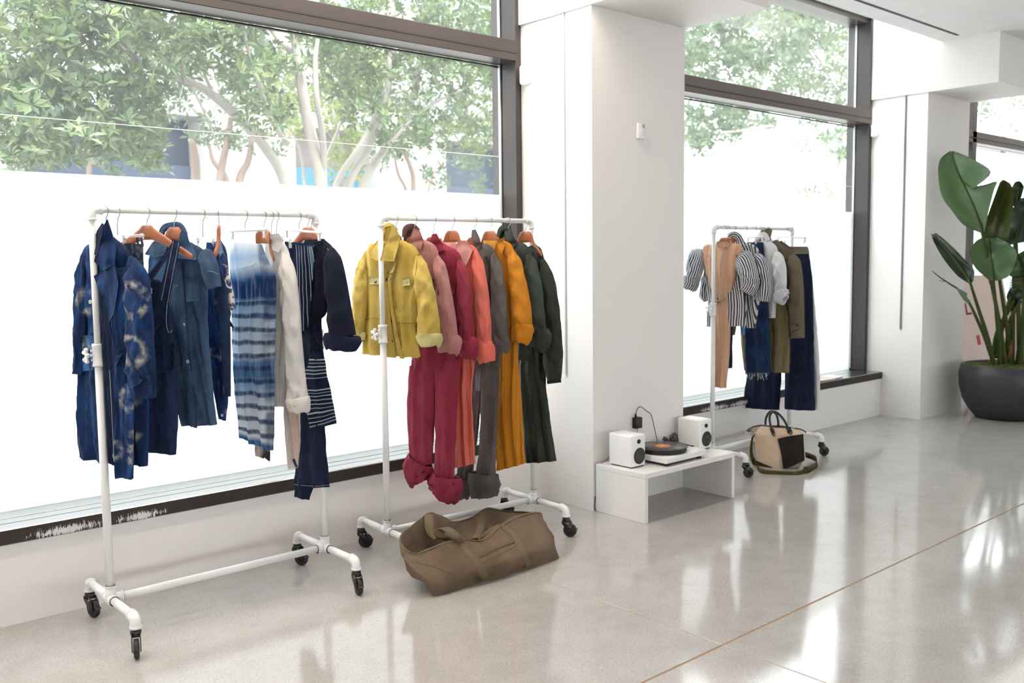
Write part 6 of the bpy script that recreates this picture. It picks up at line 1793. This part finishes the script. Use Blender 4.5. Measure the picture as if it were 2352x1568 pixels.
tree('large pale-barked tree whose long branch sweeps across the big window', 8.6,
     [[(738, 425, 28), (726, 360, 27), (704, 260, 25), (688, 160, 24), (676, 70, 24), (640, 20, 20), (600, -60, 16)],
      [(656, 428, 24), (610, 340, 22), (545, 268, 21), (480, 212, 18), (440, 190, 15), (330, 150, 12), (240, 128, 10), (120, 100, 8), (-20, 78, 6)],
      [(330, 150, 11), (240, 80, 9), (150, 10, 8), (100, -50, 6)],
      [(320, 138, 9), (260, 70, 8), (190, 0, 6)],
      [(425, 195, 8), (420, 150, 6), (400, 90, 5)],
      [(490, 215, 9), (470, 170, 7), (455, 100, 5)],
      [(690, 150, 16), (660, 110, 14), (630, 75, 14), (600, 20, 12)],
      [(660, 330, 12), (620, 270, 12), (595, 195, 11), (570, 110, 9), (550, 40, 7)],
      [(745, 430, 14), (742, 320, 14), (728, 230, 13), (724, 140, 11), (730, 90, 8)],
      [(150, 105, 5), (90, 60, 5), (30, 20, 4)],
      [(505, 345, 5), (470, 260, 4), (440, 200, 4)]],
     [(80, 110, 150, 120), (40, 300, 90, 75), (60, 200, 110, 50), (250, 250, 120, 70), (150, 330, 110, 55), (310, 320, 70, 70), (220, 70, 120, 70), (360, 70, 90, 60), (430, 120, 70, 60), (330, 200, 60, 50), (520, 60, 90, 60), (560, 160, 60, 70), (610, 260, 50, 60), (300, -60, 330, 70), (700, -60, 260, 60), (650, 130, 60, 40)],
     0.105, seed=3, dens=1.5)
tree('leaning twin-stemmed tree on the right side of the big window', 10.2,
     [[(800, 430, 20), (850, 330, 20), (885, 230, 18), (900, 110, 14), (905, 0, 10), (905, -60, 8)],
      [(770, 430, 15), (835, 325, 16), (885, 215, 14), (895, 130, 10)],
      [(830, 432, 18), (905, 310, 18), (948, 225, 16), (965, 130, 12), (1000, 40, 10), (1040, -30, 8)],
      [(880, 350, 9), (950, 270, 8), (1020, 225, 6), (1080, 200, 4)],
      [(740, 380, 6), (780, 290, 5), (800, 240, 4)]],
     [(800, 170, 80, 70), (760, 110, 60, 40), (850, 250, 60, 60), (960, 170, 70, 60), (920, 300, 60, 60), (1040, 110, 90, 60), (1080, 200, 60, 60), (900, 30, 120, 50), (1060, 10, 110, 60), (960, -60, 200, 50), (1100, 110, 60, 70), (860, 130, 80, 60), (990, 300, 50, 50), (740, 60, 90, 50), (1100, 300, 50, 60)],
     0.11, seed=5, dens=1.7)
tree('yellow-green small tree behind the twin stems', 12.5,
     [[(790, 430, 8), (785, 360, 8), (770, 280, 7), (760, 220, 5)], [(700, 430, 7), (690, 350, 6), (660, 280, 5)]],
     [(790, 330, 45, 75), (770, 220, 60, 60), (640, 180, 50, 60), (680, 270, 30, 60), (840, 160, 60, 50), (800, 400, 40, 40)],
     0.12, leafm=LFY, seed=7, dens=1.7)
tree('bushy far tree at the right edge of the big window', 15.0,
     [[(950, 448, 12), (948, 400, 11), (930, 350, 9), (915, 310, 6)], [(935, 445, 8), (915, 400, 7), (905, 350, 5)], [(985, 440, 8), (1000, 390, 6)]],
     [(930, 330, 60, 40), (1060, 320, 80, 60), (1110, 400, 50, 40), (1010, 250, 70, 50), (1110, 250, 60, 60), (1000, 400, 40, 30), (1130, 140, 70, 70), (860, 330, 50, 60), (900, 200, 120, 80), (1050, 60, 120, 80), (760, 200, 80, 80)],
     0.14, bark=BARKR, leafm=LFB, seed=9, dens=1.5)
tree('reddish-trunked far tree below the sweeping branch', 16.0,
     [[(505, 420, 18), (512, 370, 16), (525, 310, 14), (530, 270, 11)], [(550, 418, 18), (570, 370, 14), (580, 310, 12), (590, 270, 8)], [(450, 418, 20), (448, 360, 17), (440, 320, 10)], [(520, 415, 14), (490, 370, 10), (480, 330, 6)]],
     [(450, 290, 45, 30), (560, 240, 60, 40), (490, 310, 50, 30), (400, 230, 40, 40), (630, 330, 40, 30), (500, 150, 120, 80), (640, 230, 80, 60), (330, 130, 100, 90), (560, 320, 60, 30)],
     0.14, bark=BARKR, leafm=LFB, seed=11, dens=1.3)
tree('low leafy far tree at the left of the big window', 14.5,
     [[(205, 404, 12), (208, 370, 11), (205, 330, 9), (190, 290, 6)], [(215, 380, 7), (235, 350, 5)], [(25, 395, 8), (22, 360, 7), (10, 320, 5)]],
     [(110, 300, 100, 50), (260, 360, 80, 40), (60, 370, 70, 30), (300, 300, 60, 50), (360, 370, 40, 30), (150, 250, 120, 50)],
     0.14, bark=BARKR, leafm=LFB, seed=13, dens=1.2)
tree('grey-green tree with forked trunk outside the second window', 13.5,
     [[(1915, 485, 14), (1918, 420, 12), (1938, 330, 11), (1930, 230, 9), (1890, 150, 7), (1850, 90, 5)], [(1925, 470, 12), (1950, 390, 10), (1955, 280, 7)], [(1860, 480, 6), (1845, 400, 6), (1822, 320, 6), (1780, 290, 5), (1700, 300, 5), (1580, 310, 5)], [(1880, 150, 5), (1850, 100, 4), (1840, 50, 3)]],
     [(1650, 90, 90, 50), (1780, 120, 90, 50), (1880, 60, 80, 60), (1700, 150, 80, 30), (1900, 200, 60, 60), (1640, 300, 60, 40), (1720, 270, 70, 30), (1600, 340, 30, 25), (1800, 30, 120, 40), (1930, 330, 30, 30), (1650, 20, 110, 60), (1600, 170, 40, 60)],
     0.20, leafm=LFB, seed=15, dens=1.9)
tree('slender tree with sparse leaves behind the forked one', 19.0,
     [[(1845, 485, 7), (1838, 420, 7), (1825, 350, 6), (1815, 300, 4)], [(1860, 485, 5), (1880, 400, 4)]],
     [(1830, 200, 80, 40), (1760, 200, 60, 30), (1870, 440, 40, 20), (1880, 340, 40, 30), (1680, 220, 60, 30), (1700, 60, 180, 90), (1860, 120, 90, 90), (1620, 270, 70, 40)],
     0.24, leafm=LFB, seed=17, dens=1.5)
tree('tree crown behind the third window beside the plant', 14.0,
     [[(2300, 420, 10), (2305, 320, 9), (2310, 250, 6)]], [(2300, 265, 60, 40), (2380, 240, 60, 50), (2260, 230, 30, 40)], 0.24, leafm=LFB, seed=19, dens=1.1)

tree('broad grey-green tree filling the background of the second window', 24.0,
     [[(1760, 480, 6), (1762, 380, 6), (1765, 250, 5), (1770, 150, 4)]],
     [(1620, 120, 80, 70), (1750, 90, 110, 80), (1880, 120, 90, 90), (1650, 210, 80, 40), (1800, 210, 120, 40), (1620, 290, 70, 40), (1720, 270, 60, 30), (1900, 280, 60, 40), (1820, 20, 140, 50), (1640, 20, 110, 50)],
     0.42, leafm=LFB, seed=23, dens=0.75, spread=2.0)
